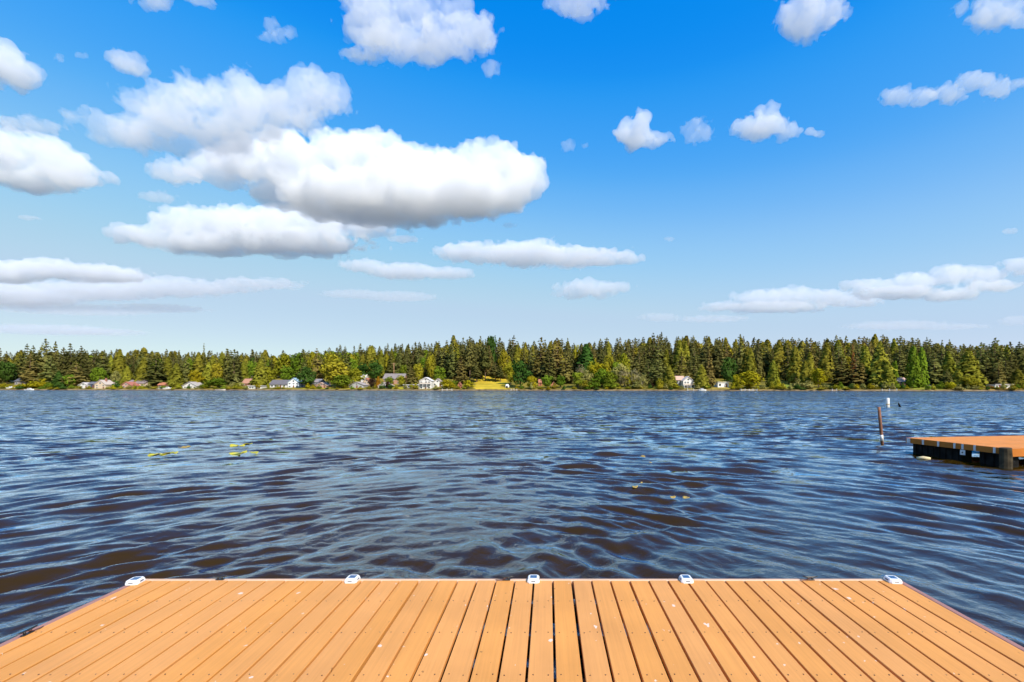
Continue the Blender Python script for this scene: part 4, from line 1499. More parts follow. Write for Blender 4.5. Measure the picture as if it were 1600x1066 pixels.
def cone_crown(seed, n=1100, width=0.2, base=0.03, power=0.7, leaf=0.030, bulge=0.25):
    """Unit-height dense cedar: close drooping sprays on a lumpy cone."""
    g = np.random.default_rng(seed)
    f = g.uniform(0, 1, n) ** 1.35
    ang = g.uniform(0, 6.283, n)
    k1, k2, p1, p2 = g.integers(2, 5), g.integers(3, 8), *g.uniform(0, 6.28, 2)
    lump = 1 + bulge * (0.6 * np.sin(k1 * ang + p1 + f * 7) + 0.5 * np.sin(k2 * ang + p2 - f * 16)) * 0.6 + g.normal(0, 0.07, n)
    r = width * (1 - f) ** power * np.minimum(1, 0.72 + f * 2.6) * lump * g.uniform(0.72, 1.03, n)
    z = base + (0.99 - base) * f + g.normal(0, 0.006, n)
    P = np.stack([np.cos(ang) * r, np.sin(ang) * r, np.clip(z, 0.005, 0.998)], 1)
    Q = np.stack([np.cos(ang), np.sin(ang), np.full(n, 0.45) + 0.5 * np.sin(k2 * ang + p2 - f * 16)], 1)
    Q /= np.linalg.norm(Q, axis=1, keepdims=True)
    v, fc, nn = tri_cloud(P, Q, leaf, 1.15, seed=seed + 5)
    return v, fc, nn


def twig_crown(seed, n=420):
    """Unit-height leafless thicket tree: fine upright twigs, a few buds."""
    g = np.random.default_rng(seed)
    V_, F_, N_ = [], [], []
    for i in range(n):
        a, rr = g.uniform(0, 6.28), 0.42 * math.sqrt(g.uniform(0, 1))
        z0 = g.uniform(0.05, 0.75) * (1 - 0.5 * rr)
        b = np.array([math.cos(a) * rr * 0.7, math.sin(a) * rr * 0.7, z0])
        t = b + np.array([math.cos(a) * 0.10 + g.normal(0, 0.05), math.sin(a) * 0.10 + g.normal(0, 0.05), g.uniform(0.12, 0.25)])
        t[2] = min(t[2], 1.0)
        wv = np.array([g.normal(), g.normal(), 0]) * 0.006
        k_ = 4 * len(V_)
        V_.append([b - wv, b + wv, t + wv * 0.4, t - wv * 0.4])
        F_.append([k_, k_ + 1, k_ + 2, k_ + 3])
        N_ += [[math.cos(a), math.sin(a), 0.5]] * 4
    return np.array(V_).reshape(-1, 3), np.array(F_), np.array(N_)


def trunk_mesh(kind, seed):
    g = random.Random(seed)
    b = MB()
    if kind in ('fir', 'cone', 'pine'):
        b.tube([(0, 0, -0.03), (0, 0, 0.05), (g.uniform(-.004, .004), 0, 0.5), (0, 0, 0.97)], [0.017, 0.013, 0.009, 0.001], 7)
        return b.mesh('trunk', M['bark'], True)
    b.tube([(0, 0, -0.03), (0, 0, 0.06), (g.uniform(-.02, .02), g.uniform(-.02, .02), 0.35), (g.uniform(-.04, .04), 0, 0.62)], [0.034, 0.026, 0.02, 0.006], 7)
    for i in range(6):
        a = i * 1.05 + g.uniform(-.3, .3)
        z = g.uniform(0.16, 0.38)
        b.tube([(0, 0, z), (math.cos(a) * 0.12, math.sin(a) * 0.12, z + 0.14), (math.cos(a) * 0.27, math.sin(a) * 0.27, z + 0.32)], [0.014, 0.009, 0.003], 5)
    return b.mesh('trunk', M['bark'] if kind != 'twig' else M['bark_pale'], True)


LIB = {}


def crown_me(kind, m, var):
    key = (kind, m, var)
    if key not in LIB:
        sd = 100 + var * 17 + (sum(map(ord, kind)) % 50)
        if kind == 'fir':
            g = fir_crown(sd, n=760, ragged=0.22 + 0.06 * var, power=0.52 + 0.09 * (var % 3))
        elif kind == 'pine':
            g = fir_crown(sd, n=620, base=0.34, ragged=0.5, power=0.55, width=0.16)
        elif kind == 'cone':
            g = cone_crown(sd, bulge=0.2 + 0.07 * var, power=0.62 + 0.06 * (var % 3))
        elif kind == 'column':
            g = cone_crown(sd, n=900, width=0.2, power=0.42, bulge=0.35)
        elif kind == 'weep':
            g = broad_crown(sd, lobes=10, n=1300, rx=0.5, base=0.05, leaf=0.034, droop=0.30)
        elif kind == 'bush':
            g = broad_crown(sd, lobes=8, n=700, rx=0.5, base=0.0, leaf=0.05, flat=0.7)
        elif kind == 'twig':
            a = twig_crown(sd)
            b = broad_crown(sd, lobes=7, n=260, rx=0.42, base=0.02, leaf=0.03)
            g = (np.vstack([a[0], b[0]]), np.vstack([a[1], b[1] + len(a[0])]), np.vstack([a[2], b[2]]))
        else:
            g = broad_crown(sd)
        LIB[key] = np_mesh(kind + '_crown', g[0], g[1], M[m], False, g[2])
    return LIB[key]


TRUNK = {}
NAMES = {'fir': ('fir_tree', 'fir tree'), 'pine': ('pine_tree', 'pine tree'), 'cone': ('cedar_tree', 'cedar tree'), 'column': ('columnar_tree', 'columnar tree'),
         'weep': ('willow_tree', 'willow tree'), 'bush': ('bush', 'bush'), 'twig': ('bare_tree', 'bare tree'), 'broad': ('broadleaf_tree', 'broadleaf tree')}
UNITW = {'fir': 0.34, 'pine': 0.30, 'cone': 0.40, 'column': 0.40, 'weep': 1.0, 'bush': 1.0, 'twig': 0.84, 'broad': 1.0}
count_tree = 0


def tree(kind, m, x, y, h, wd, label, group, var=None, parts=True):
    global count_tree
    count_tree += 1
    var = (count_tree * 7 + int(x)) % 5 if var is None else var
    z = float(ground_z(x, y)) - 0.15
    nm, cat = NAMES[kind]
    rz = random.uniform(0, 6.28)
    sw = wd / UNITW[kind]
    if kind == 'bush':
        o = link(nm, crown_me(kind, m, var), None, (x, y, z), (0, 0, rz), (sw, sw, h))
        return tag(o, label, cat, group)
    t = tag(empty(nm, (x, y, z), rz), label, cat, group)
    tk = 'fir' if kind in ('fir', 'pine', 'cone', 'column') else ('twig' if kind == 'twig' else 'broad')
    if (tk, var) not in TRUNK:
        TRUNK[(tk, var)] = trunk_mesh(tk, var)
    link('trunk', TRUNK[(tk, var)], t, scale=(max(sw, h * 0.5) if tk == 'fir' else sw, max(sw, h * 0.5) if tk == 'fir' else sw, h))
    link('crown', crown_me(kind, m, var), t, scale=(sw, sw, h))
    return t


ZB = {1: 0, 2: 230, 3: 460, 4: 690, 5: 920, 6: 1150, 7: 1330}
Q = 5.926
# picture zone, column and row of the top in the enlarged zone, width there, kind, foliage, metres behind the waterline, label
T = [
    (1, 5, 205, 90, 'fir', 'fir', 40, 'dark fir cut by the left edge of the picture'),
    (1, 62, 232, 90, 'fir', 'fir', 44, 'slim dark fir second from the left edge'),
    (1, 60, 325, 200, 'broad', 'leaf_dark', 32, 'rounded green tree behind the white gabled house at left edge'),
    (1, 185, 250, 150, 'fir', 'fir', 46, 'dark fir on the left shoulder of the tall left grove'),
    (1, 255, 160, 130, 'fir', 'fir', 50, 'pointed fir at the left of the tall left grove'),
    (1, 310, 178, 150, 'fir', 'fir', 42, 'shaggy fir left of the tallest of the left grove'),
    (1, 430, 120, 160, 'pine', 'fir', 44, 'tallest ragged fir of the left grove with broken top'),
    (1, 510, 142, 130, 'fir', 'fir', 46, 'sparse topped fir just right of the tallest in the left grove'),
    (1, 590, 196, 150, 'fir', 'fir', 50, 'fir in the middle of the left grove'),
    (1, 655, 160, 160, 'fir', 'fir', 44, 'broad dark fir right of the middle of the left grove'),
    (1, 752, 182, 140, 'fir', 'fir', 48, 'last fir at the right end of the left grove'),
    (1, 280, 250, 170, 'fir', 'fir_brown', 30, 'brownish fir in front of the pointed fir at left'),
    (1, 470, 270, 180, 'fir', 'fir', 28, 'dark fir standing in front of the tallest of the left grove'),
    (1, 705, 330, 190, 'fir', 'fir_brown', 18, 'brown-green fir behind the small white cottage'),
    (1, 545, 415, 120, 'cone', 'leaf_dark', 12, 'small dark green conical tree above the shore bushes at left'),
    (1, 650, 445, 130, 'broad', 'leaf', 14, 'light green tree right of the small dark conical tree'),
    (1, 390, 480, 150, 'bush', 'leaf_yellow', 10, 'tall yellow bush at the top of the left shore hedge'),
    (1, 300, 505, 190, 'bush', 'leaf_yellow', 6, 'broad bright yellow bush on the left shore'),
    (1, 190, 530, 120, 'bush', 'leaf_yellow', 5, 'yellow-green bush left of the broad bright yellow one'),
    (1, 40, 522, 110, 'bush', 'leaf_yellow', 8, 'yellow bush at the left edge below the white gabled house'),
    (1, 450, 520, 90, 'bush', 'leaf', 6, 'green bush at the right end of the left shore hedge'),
    (1, 920, 378, 170, 'broad', 'leaf', 22, 'bright green round tree behind the cream cottage'),
    (1, 1070, 412, 120, 'broad', 'leaf_sage', 22, 'pale sage tree right of the bright green round tree'),
    (1, 870, 250, 170, 'fir', 'fir', 48, 'dark fir behind the bright green round tree'),
    (1, 960, 230, 190, 'fir', 'fir', 46, 'wide dark fir up the slope behind the sage tree'),
    (1, 1110, 215, 140, 'cone', 'cedar', 44, 'tall olive cedar behind the pink house'),
    (1, 1180, 370, 120, 'cone', 'cedar', 20, 'short olive cedar directly behind the pink house'),
    (1, 1082, 500, 115, 'bush', 'leaf_dark', 7, 'round dark green bush left of the pink house'),
    (1, 1330, 295, 170, 'cone', 'cedar', 24, 'olive cedar at the right end of the pink house'),
    (1, 1445, 275, 230, 'fir', 'fir', 22, 'big dark fir above the two white boats on the left'),
    (1, 1555, 285, 120, 'cone', 'cedar', 34, 'yellowish cedar behind the big dark fir on the left'),
    (2, 270, 345, 140, 'cone', 'cedar', 16, 'olive cone shaped cedar left of the lone white cottage'),
    (2, 355, 270, 130, 'fir', 'fir', 36, 'dark fir behind the lone white cottage'),
    (2, 525, 158, 60, 'fir', 'fir', 62, 'thin lone fir standing above the skyline on the left'),
    (2, 480, 255, 170, 'cone', 'cedar', 34, 'tall yellow-olive cedar below the thin lone fir'),
    (2, 450, 405, 150, 'broad', 'leaf_yellow', 16, 'bright yellow tree right behind the lone white cottage'),
    (2, 570, 335, 130, 'cone', 'cedar', 26, 'olive cedar right of the bright yellow tree'),
    (2, 650, 335, 130, 'broad', 'leaf_olive', 24, 'pale olive tree left of the dark fir pair'),
    (2, 650, 470, 220, 'broad', 'leaf', 9, 'wide low green tree at the shore left of the dark fir pair'),
    (2, 530, 505, 130, 'bush', 'leaf', 6, 'low green bush below the bright yellow tree'),
    (2, 740, 208, 140, 'fir', 'fir', 32, 'left one of the big dark fir pair'),
    (2, 805, 216, 160, 'fir', 'fir', 26, 'right one of the big dark fir pair'),
    (2, 835, 475, 130, 'bush', 'leaf_sage', 6, 'grey-green shore bush below the dark fir pair'),
    (2, 895, 325, 110, 'cone', 'cedar', 34, 'narrow cedar right of the dark fir pair'),
    (2, 965, 320, 130, 'broad', 'leaf', 48, 'green tree on the slope above the brown bungalow'),
    (2, 1050, 305, 170, 'cone', 'cedar', 22, 'broad olive cedar right of the brown bungalow'),
    (2, 1140, 375, 160, 'broad', 'leaf_olive', 26, 'yellow-green tree behind the dark roofed house'),
    (2, 1270, 250, 220, 'broad', 'leaf_olive', 62, 'wide pale green tree on the hillside above the dark roofed house'),
    (2, 1390, 245, 200, 'broad', 'leaf', 60, 'pale green tree on the hillside above the bright white gable'),
    (2, 1290, 360, 180, 'broad', 'leaf', 34, 'lower green tree behind the bright white gable'),
    (2, 1470, 375, 240, 'broad', 'leaf_dark', 9, 'dark green lakeside tree left of the navy house'),
    (2, 1530, 235, 140, 'broad', 'leaf_olive', 50, 'olive tree high on the slope behind the navy house'),
    (3, 210, 205, 160, 'fir', 'fir_brown', 34, 'brown-green fir rising behind the navy house'),
    (3, 330, 240, 200, 'broad', 'leaf_olive', 30, 'tall olive tree behind the salmon cottage'),
    (3, 400, 320, 330, 'broad', 'leaf_olive', 14, 'huge yellow-olive tree at the shore right of the salmon cottage'),
    (3, 435, 445, 230, 'broad', 'leaf', 6, 'low green tree hanging over the water below the huge olive tree'),
    (3, 570, 385, 170, 'broad', 'leaf_olive', 16, 'olive tree over the grey house with the dark porch'),
    (3, 715, 478, 90, 'broad', 'leaf_purple', 6, 'left purple-leaved maple on the shore'),
    (3, 866, 508, 72, 'broad', 'leaf_purple', 6, 'right purple-leaved maple on the shore'),
    (3, 775, 462, 56, 'cone', 'leaf_orange', 12, 'small orange conical tree between the purple maples'),
    (3, 640, 330, 170, 'broad', 'leaf_dark', 40, 'dark green tree up the slope left of the large hillside house'),
    (3, 745, 300, 170, 'broad', 'leaf_dark', 42, 'tall dark green tree above the left purple maple'),
    (3, 1000, 355, 110, 'broad', 'leaf', 44, 'lime tree right of the utility pole'),
    (3, 860, 255, 90, 'broad', 'leaf_olive', 74, 'yellow-green tree above the highest white house'),
    (3, 880, 462, 120, 'broad', 'leaf', 20, 'green tree before the left half of the large hillside house'),
    (3, 990, 452, 120, 'broad', 'leaf_olive', 18, 'yellow-green tree before the right end of the large hillside house'),
    (3, 1080, 365, 140, 'fir', 'fir_brown', 22, 'brown fir right of the large hillside house'),
    (3, 1150, 340, 130, 'broad', 'leaf_olive', 26, 'olive tree behind the tall three storey house'),
    (3, 1260, 235, 110, 'broad', 'leaf_olive', 52, 'pale lime tree high behind the three storey house'),
    (3, 1340, 365, 160, 'broad', 'leaf', 26, 'green tree right above the small white gabled house'),
    (3, 1400, 492, 160, 'broad', 'leaf_yellow', 5, 'umbrella shaped yellow tree right of the three storey house'),
    (4, 245, 498, 135, 'broad', 'leaf_yellow', 5, 'umbrella shaped yellow tree at the left edge of the sunny lawn'),
    (4, 122, 500, 80, 'broad', 'leaf', 10, 'small green tree between the two umbrella shaped yellow trees'),
    (4, 105, 85, 130, 'fir', 'fir', 58, 'tall fir at the left of the grove above the sunny lawn'),
    (4, 200, 110, 120, 'pine', 'fir', 52, 'tall bare stemmed pine left of the reddish trunk'),
    (4, 262, 95, 120, 'pine', 'fir', 48, 'pine with a long reddish trunk above the lawn'),
    (4, 360, 95, 110, 'pine', 'fir', 56, 'tall pine at the top left corner of the lawn'),
    (4, 405, 120, 110, 'pine', 'fir', 50, 'pine with twin pale trunk right of the tall corner pine'),
    (4, 460, 88, 150, 'broad', 'leaf_dark', 84, 'big rounded dark tree on the skyline above the lawn'),
    (4, 180, 270, 150, 'fir', 'fir_brown', 34, 'brownish fir at the left side of the sunny lawn'),
    (4, 325, 335, 110, 'pine', 'fir', 44, 'short fir standing alone on the left part of the lawn'),
    (4, 500, 330, 130, 'pine', 'fir', 48, 'dark fir at the top of the lawn casting shade'),
    (4, 545, 360, 80, 'pine', 'fir', 44, 'slim fir at the top right of the lawn'),
    (4, 575, 215, 170, 'broad', 'leaf_olive', 58, 'olive tree behind the top right of the lawn'),
    (4, 670, 82, 150, 'fir', 'fir', 80, 'tallest fir on the skyline above the right end of the lawn'),
    (4, 745, 195, 130, 'broad', 'leaf_olive', 70, 'lime tree in the notch of the skyline'),
    (4, 730, 310, 230, 'broad', 'leaf_dark', 10, 'massive dark green tree right of the sunny lawn'),
    (4, 640, 330, 150, 'broad', 'leaf_olive', 26, 'olive tree filling the right end of the lawn'),
    (4, 835, 458, 150, 'weep', 'leaf_yellow', 5, 'small yellow weeping tree right of the massive dark tree'),
    (4, 920, 105, 230, 'fir', 'fir_brown', 46, 'broad brown-green fir left in the tall centre group'),
    (4, 1070, 108, 220, 'fir', 'fir_brown', 42, 'broad brown-green fir in the middle of the tall centre group'),
    (4, 1170, 110, 90, 'fir', 'fir', 66, 'narrow dark fir at the right of the tall centre group'),
    (4, 1000, 220, 200, 'fir', 'fir', 34, 'dark fir in front of the tall centre group'),
    (4, 1150, 235, 190, 'fir', 'fir_brown', 34, 'brown-green fir at right front of the tall centre group'),
    (4, 975, 448, 140, 'broad', 'leaf', 7, 'bright green tree left of the red-brown hut'),
    (4, 1100, 450, 120, 'broad', 'leaf', 10, 'green tree right of the red-brown hut'),
    (4, 1340, 165, 220, 'cone', 'leaf_dark', 52, 'bluish green rounded tree above the pale thicket'),
    (4, 1240, 170, 110, 'broad', 'leaf_olive', 66, 'yellow-green tree left of the bluish rounded tree'),
    (4, 1290, 340, 110, 'twig', 'twig', 26, 'pale dead tree at the left top of the thicket'),
    (5, 35, 320, 170, 'broad', 'leaf_olive', 24, 'olive tree at the left of the shore thicket'),
    (5, 180, 275, 160, 'broad', 'leaf_olive', 30, 'highest yellow-green tree of the shore thicket'),
    (5, 320, 250, 190, 'broad', 'leaf_olive', 40, 'olive tree behind the right part of the shore thicket'),
    (5, -40, 400, 210, 'broad', 'leaf_sage', 12, 'pale green tree at the far left foot of the shore thicket'),
    (5, 90, 345, 230, 'broad', 'leaf_yellow', 18, 'broad yellow-green tree left of the middle of the thicket'),
    (5, 290, 345, 210, 'broad', 'leaf_sage', 17, 'broad pale green tree right of the middle of the thicket'),
    (5, 190, 420, 200, 'broad', 'leaf', 9, 'fresh green tree low in the middle of the thicket'),
    (4, 1265, 425, 170, 'broad', 'leaf', 9, 'fresh green tree below the pale dead tree of the thicket'),
    (5, 120, 390, 220, 'broad', 'leaf', 14, 'wide green tree in the middle of the shore thicket'),
    (5, 245, 330, 130, 'broad', 'leaf', 28, 'green tree behind the bare trees of the thicket'),
    (5, 330, 380, 170, 'twig', 'twig', 14, 'left bare grey tree of the shore thicket'),
    (5, 425, 395, 170, 'twig', 'twig', 11, 'middle bare grey tree of the shore thicket'),
    (5, 490, 440, 150, 'twig', 'leaf_sage', 8, 'right bare tree at the end of the shore thicket'),
    (5, 380, 440, 200, 'broad', 'leaf_olive', 12, 'olive undergrowth tree below the bare trees'),
    (5, 45, 480, 200, 'bush', 'leaf', 5, 'green bush at the left foot of the shore thicket'),
    (5, 215, 490, 170, 'bush', 'leaf', 5, 'green bush in the middle foot of the shore thicket'),
    (5, 440, 510, 170, 'bush', 'leaf_sage', 5, 'sage bush at the right foot of the shore thicket'),
    (4, 1330, 500, 190, 'bush', 'leaf_olive', 5, 'olive bush right of the red-brown hut by the water'),
    (5, 577, 485, 70, 'bush', 'leaf_purple', 8, 'dark reddish bush right of the shore thicket'),
    (5, 470, 220, 200, 'fir', 'fir', 46, 'dark fir behind the bare trees'),
    (5, 600, 62, 150, 'fir', 'fir', 76, 'left one of the two highest firs right of centre'),
    (5, 678, 55, 120, 'fir', 'fir', 74, 'right one of the two highest firs right of centre'),
    (5, 640, 330, 220, 'fir', 'fir', 22, 'dark shady fir left of the dense olive cone cedar'),
    (5, 550, 300, 170, 'fir', 'fir', 32, 'dark fir behind the reddish bush'),
    (5, 745, 360, 160, 'cone', 'cedar', 8, 'dense olive cone cedar left of the shade-grey wing'),
    (5, 655, 478, 110, 'bush', 'leaf_olive', 6, 'olive bush at the foot of the dark shady fir'),
    (5, 862, 240, 190, 'fir', 'fir_brown', 34, 'brown-olive fir behind the two storey house'),
    (5, 840, 130, 140, 'cone', 'cedar', 62, 'pale olive cedar high behind the two storey house'),
    (5, 975, 190, 170, 'fir', 'fir', 44, 'dark fir right above the two storey house'),
    (5, 1045, 360, 150, 'cone', 'cedar', 8, 'olive cedar right of the two storey house'),
    (5, 1115, 205, 130, 'fir', 'fir_brown', 9, 'tall rusty brown topped fir left of the white garage'),
    (5, 1090, 90, 150, 'fir', 'fir', 62, 'dark fir on the skyline behind the rusty topped fir'),
    (5, 1210, 100, 170, 'fir', 'fir', 56, 'dark fir above the white garage'),
    (5, 1290, 285, 200, 'broad', 'leaf_dark', 26, 'large bluish green tree behind the white garage'),
    (5, 1400, 75, 160, 'fir', 'fir', 60, 'tall dark fir above the weeping willow'),
    (5, 1470, 190, 140, 'cone', 'cedar', 46, 'olive cedar behind the weeping willow'),
    (5, 1490, 412, 290, 'weep', 'leaf_yellow', 6, 'big golden weeping willow at the shore on the right'),
    (5, 1365, 445, 110, 'weep', 'leaf_yellow', 8, 'smaller golden willow left of the big weeping willow'),
    (6, 210, 115, 120, 'fir', 'fir', 50, 'dark fir right above the weeping willow'),
    (6, 135, 205, 130, 'cone', 'cedar', 36, 'olive cedar just above the weeping willow crown'),
    (6, 345, 315, 130, 'cone', 'cedar', 14, 'olive cedar just right of the weeping willow'),
    (6, 392, 488, 80, 'bush', 'leaf_yellow', 7, 'small yellow bush right of the weeping willow'),
    (6, 400, 130, 180, 'cone', 'cedar', 58, 'tall olive cedar up the slope right of the willow'),
    (6, 480, 155, 150, 'fir', 'fir', 44, 'dark fir between two olive cedars right of the willow'),
    (6, 550, 190, 160, 'cone', 'cedar', 30, 'bright olive cedar above the sage bushes'),
    (6, 685, 245, 130, 'cone', 'cedar', 28, 'olive cedar behind the yellow tree on the right shore'),
    (6, 640, 320, 120, 'cone', 'cedar', 20, 'narrow olive cedar left of the yellow tree on the right shore'),
    (6, 765, 385, 170, 'broad', 'leaf_yellow', 12, 'yellow round tree on the right shore'),
    (6, 570, 485, 130, 'bush', 'leaf_sage', 5, 'large sage bush on the right shore'),
    (6, 665, 500, 130, 'bush', 'leaf_sage', 5, 'sage bush below the yellow round tree'),
    (6, 825, 528, 90, 'bush', 'leaf_sage', 5, 'pale sage bush right of the yellow round tree'),
    (6, 840, 155, 160, 'cone', 'cedar', 40, 'tall yellow-olive cedar above the yellow round tree'),
    (6, 690, 110, 180, 'fir', 'fir_brown', 56, 'brown-green fir up the slope above the sage bushes'),
    (6, 950, 170, 190, 'fir', 'fir', 44, 'dark fir left of the dead rust coloured top'),
    (6, 1080, 162, 56, 'fir', 'rust', 52, 'dead rust coloured fir top among the green trees'),
    (6, 980, 280, 240, 'fir', 'fir_brown', 22, 'wide brown-green fir over the dark shade on the right shore'),
    (6, 1110, 270, 230, 'fir', 'fir_brown', 18, 'wide brown-green fir below the rust coloured top'),
    (6, 1200, 190, 180, 'cone', 'cedar', 26, 'large olive cedar right of the rust coloured top'),
    (6, 1335, 185, 240, 'cone', 'cedar', 14, 'largest olive cedar on the right shore'),
    (6, 1400, 330, 170, 'cone', 'cedar', 9, 'low olive cedar left of the red house'),
    (6, 1470, 318, 80, 'broad', 'leaf', 22, 'lime green tree edge above the red house'),
    (6, 1085, 528, 100, 'bush', 'leaf_sage', 5, 'pale green shore bush below the wide brown-green fir'),
    (6, 1270, 528, 90, 'bush', 'leaf_sage', 5, 'grey shore bush below the large olive cedar'),
    (6, 1480, 505, 90, 'bush', 'leaf', 6, 'green bush left of the red house'),
    (6, 1546, 515, 56, 'bush', 'leaf_dark', 5, 'small dark round bush in front of the red house'),
    (7, 575, 185, 130, 'column', 'leaf', 10, 'left one of two bright green columnar trees'),
    (7, 655, 195, 100, 'column', 'leaf', 13, 'right one of two bright green columnar trees'),
    (7, 450, 180, 180, 'fir', 'fir', 44, 'dark fir left of the two columnar trees'),
    (7, 700, 100, 110, 'fir', 'fir', 56, 'pointed fir above the right columnar tree'),
    (7, 770, 230, 200, 'fir', 'fir', 24, 'dark pine in the shade right of the columnar trees'),
    (7, 838, 130, 100, 'fir', 'fir', 50, 'fir left of the tall star topped fir on the right'),
    (7, 910, 122, 110, 'fir', 'fir', 52, 'tall star topped fir on the right'),
    (7, 900, 235, 160, 'cone', 'cedar', 26, 'olive cedar below the star topped fir'),
    (7, 890, 400, 110, 'pine', 'fir', 8, 'thin lakeside pine with bare stem on the right'),
    (7, 1085, 225, 260, 'cone', 'cedar', 14, 'very broad olive cedar near the right end'),
    (7, 1110, 455, 150, 'broad', 'leaf_olive', 6, 'yellow-green tree at the foot of the very broad cedar'),
    (7, 990, 400, 150, 'cone', 'cedar', 12, 'low cedar left of the very broad cedar'),
    (7, 1200, 152, 170, 'fir', 'fir', 30, 'dark fir right of the very broad cedar'),
    (7, 1330, 110, 200, 'fir', 'fir', 30, 'tallest dark spreading fir near the right edge'),
    (7, 1480, 145, 160, 'fir', 'fir', 32, 'left one of the two dark firs at the right edge'),
    (7, 1560, 145, 150, 'pine', 'fir', 34, 'right one of the two dark firs at the right edge'),
    (7, 1250, 320, 190, 'fir', 'fir', 18, 'dark low fir below the tallest spreading fir'),
    (7, 1365, 318, 130, 'fir', 'fir_brown', 14, 'tan half dead fir above the two low white sheds'),
    (7, 1430, 300, 150, 'fir', 'fir', 20, 'dark fir right of the tan half dead fir'),
    (7, 1540, 398, 130, 'cone', 'cedar', 12, 'olive cedar with a pale stem at the right edge'),
    (7, 1290, 548, 70, 'bush', 'leaf_orange', 6, 'orange shrub left of the two low white sheds'),
    (7, 340, 500, 100, 'bush', 'leaf', 8, 'green bush below the lime tree left of the red house'),
]
for z, zx, zt, zw, kind, m, s, lab in T:
    u, v = ZB[z] + zx / Q, 510 + zt / Q
    x, y = place(u, s)
    k = y / F
    zg = float(ground_z(x, y)) - 0.15
    h = max(1.2, (V0 - v) * k + CAMZ - zg)
    wd = zw / Q * k
    grp = {'fir': 'firs along the shore', 'pine': 'bare stemmed firs by the lawn', 'cone': 'cedars along the shore', 'column': 'columnar trees', 'weep': 'weeping trees', 'bush': 'bushes along the shore', 'twig': 'bare trees of the thicket', 'broad': 'broadleaf trees along the shore'}[kind]
    tree(kind, m, x, y, h, wd, lab, grp)

LAND = [(8, 'gabled house at the left edge'), (34, 'dark low wing near the left edge'), (60, 'broad bright yellow shore bush'), (92, 'small dark conical shore tree'), (119, 'brown-green fir by the white cottage'),
        (142, 'dark blue shed'), (157, 'cream cottage'), (181, 'sage tree'), (207, 'pink house'), (228, 'olive cedar beside the pink house'), (250, 'two white boats'), (275, 'olive cone cedar'),
        (296, 'lone white cottage'), (312, 'bright yellow tree'), (338, 'wide low shore tree'), (362, 'dark fir pair'), (388, 'brown bungalow'), (410, 'broad olive cedar'), (434, 'dark roofed house'),
        (458, 'bright white gable'), (480, 'navy house'), (502, 'salmon cottage'), (527, 'huge olive tree'), (556, 'grey house with dark porch'), (581, 'left purple maple'), (606, 'right purple maple'),
        (618, 'utility pole'), (642, 'long white flat roof'), (665, 'three storey house'), (697, 'left umbrella shaped tree'), (731, 'right umbrella shaped tree'), (752, 'left half of the lawn'), (778, 'right half of the lawn'),
        (812, 'massive dark green tree'), (832, 'small yellow weeping tree'), (854, 'bright green tree by the hut'), (876, 'green tree right of the hut'), (908, 'dead pale tree of the thicket'), (926, 'left end of the thicket'),
        (950, 'middle of the thicket'), (976, 'left bare tree'), (1003, 'right bare tree'), (1030, 'dark shady fir'), (1046, 'dense cone cedar'), (1062, 'grey walled wing'), (1078, 'two storey house'), (1096, 'cedar beside the two storey house'),
        (1108, 'rusty topped fir'), (1130, 'white garage'), (1152, 'smaller golden willow'), (1172, 'big weeping willow'), (1208, 'cedar beside the willow'), (1244, 'large sage bush'), (1262, 'sage bush by the yellow tree'),
        (1279, 'yellow round tree'), (1315, 'wide fir over dark shade'), (1333, 'rust coloured top'), (1353, 'large olive cedar'), (1376, 'largest olive cedar'), (1408, 'red house'), (1427, 'left columnar tree'),
        (1441, 'right columnar tree'), (1460, 'dark pine in shade'), (1481, 'thin lakeside pine'), (1514, 'very broad cedar'), (1534, 'dark fir beside the very broad cedar'), (1555, 'tallest spreading fir'), (1580, 'low white sheds'), (1600, 'pale stemmed cedar at the right edge')]


g = random.Random(21)
bushes = []
u = -6.0
while u < 1606:
    if not any(a < u < b for a, b in ((652, 677), (739, 795), (1108, 1141), (1066, 1085), (445, 468), (146, 168), (1420, 1450))):
        bushes.append((u, g.uniform(0.7, 6.0), g.uniform(1.5, 4.6), g.uniform(3.0, 7.0), g.choice(['leaf', 'leaf_olive', 'leaf_sage', 'leaf_olive', 'leaf_yellow', 'leaf_dark'])))
    u += g.uniform(7, 16)
LOOK = {'leaf': 'green', 'leaf_olive': 'olive', 'leaf_sage': 'greyish', 'leaf_yellow': 'yellow', 'leaf_dark': 'dark green'}
spots = {}
for q in bushes:
    ref = min(LAND, key=lambda e: abs(e[0] - q[0]))[1]
    spots.setdefault((LOOK[q[4]], ref), []).append(q)
for (lk, ref), items in spots.items():
    items.sort()
    for q, wh in zip(items, [''] if len(items) == 1 else ['left ', 'right '] if len(items) == 2 else ['left ', 'middle ', 'right ', 'rightmost ']):
        x, y = place(q[0], q[1])
        tree('bush', q[4], x, y, q[2], q[3], f'{wh}low {lk} bush at the waterline below the {ref}', 'low bushes along the waterline')

# forest on the slope: the front rows tree by tree, the mass behind as one wood
def slope_kind(u, g):
    p = g.random()
    if 420 < u < 560:
        return ('broad', g.choice(['leaf_olive', 'leaf', 'leaf_olive'])) if p < 0.68 else ('fir', 'fir')
    if u < 700 and p < 0.20:
        return ('cone', 'cedar')
    if u < 700 and p < 0.34:
        return ('broad', g.choice(['leaf_olive', 'leaf', 'leaf_dark']))
    if p < 0.07:
        return ('broad', 'leaf_olive')
    if p < 0.17:
        return ('cone', 'cedar')
    if p < 0.30:
        return ('fir', 'fir_brown')
    return ('fir', 'fir')


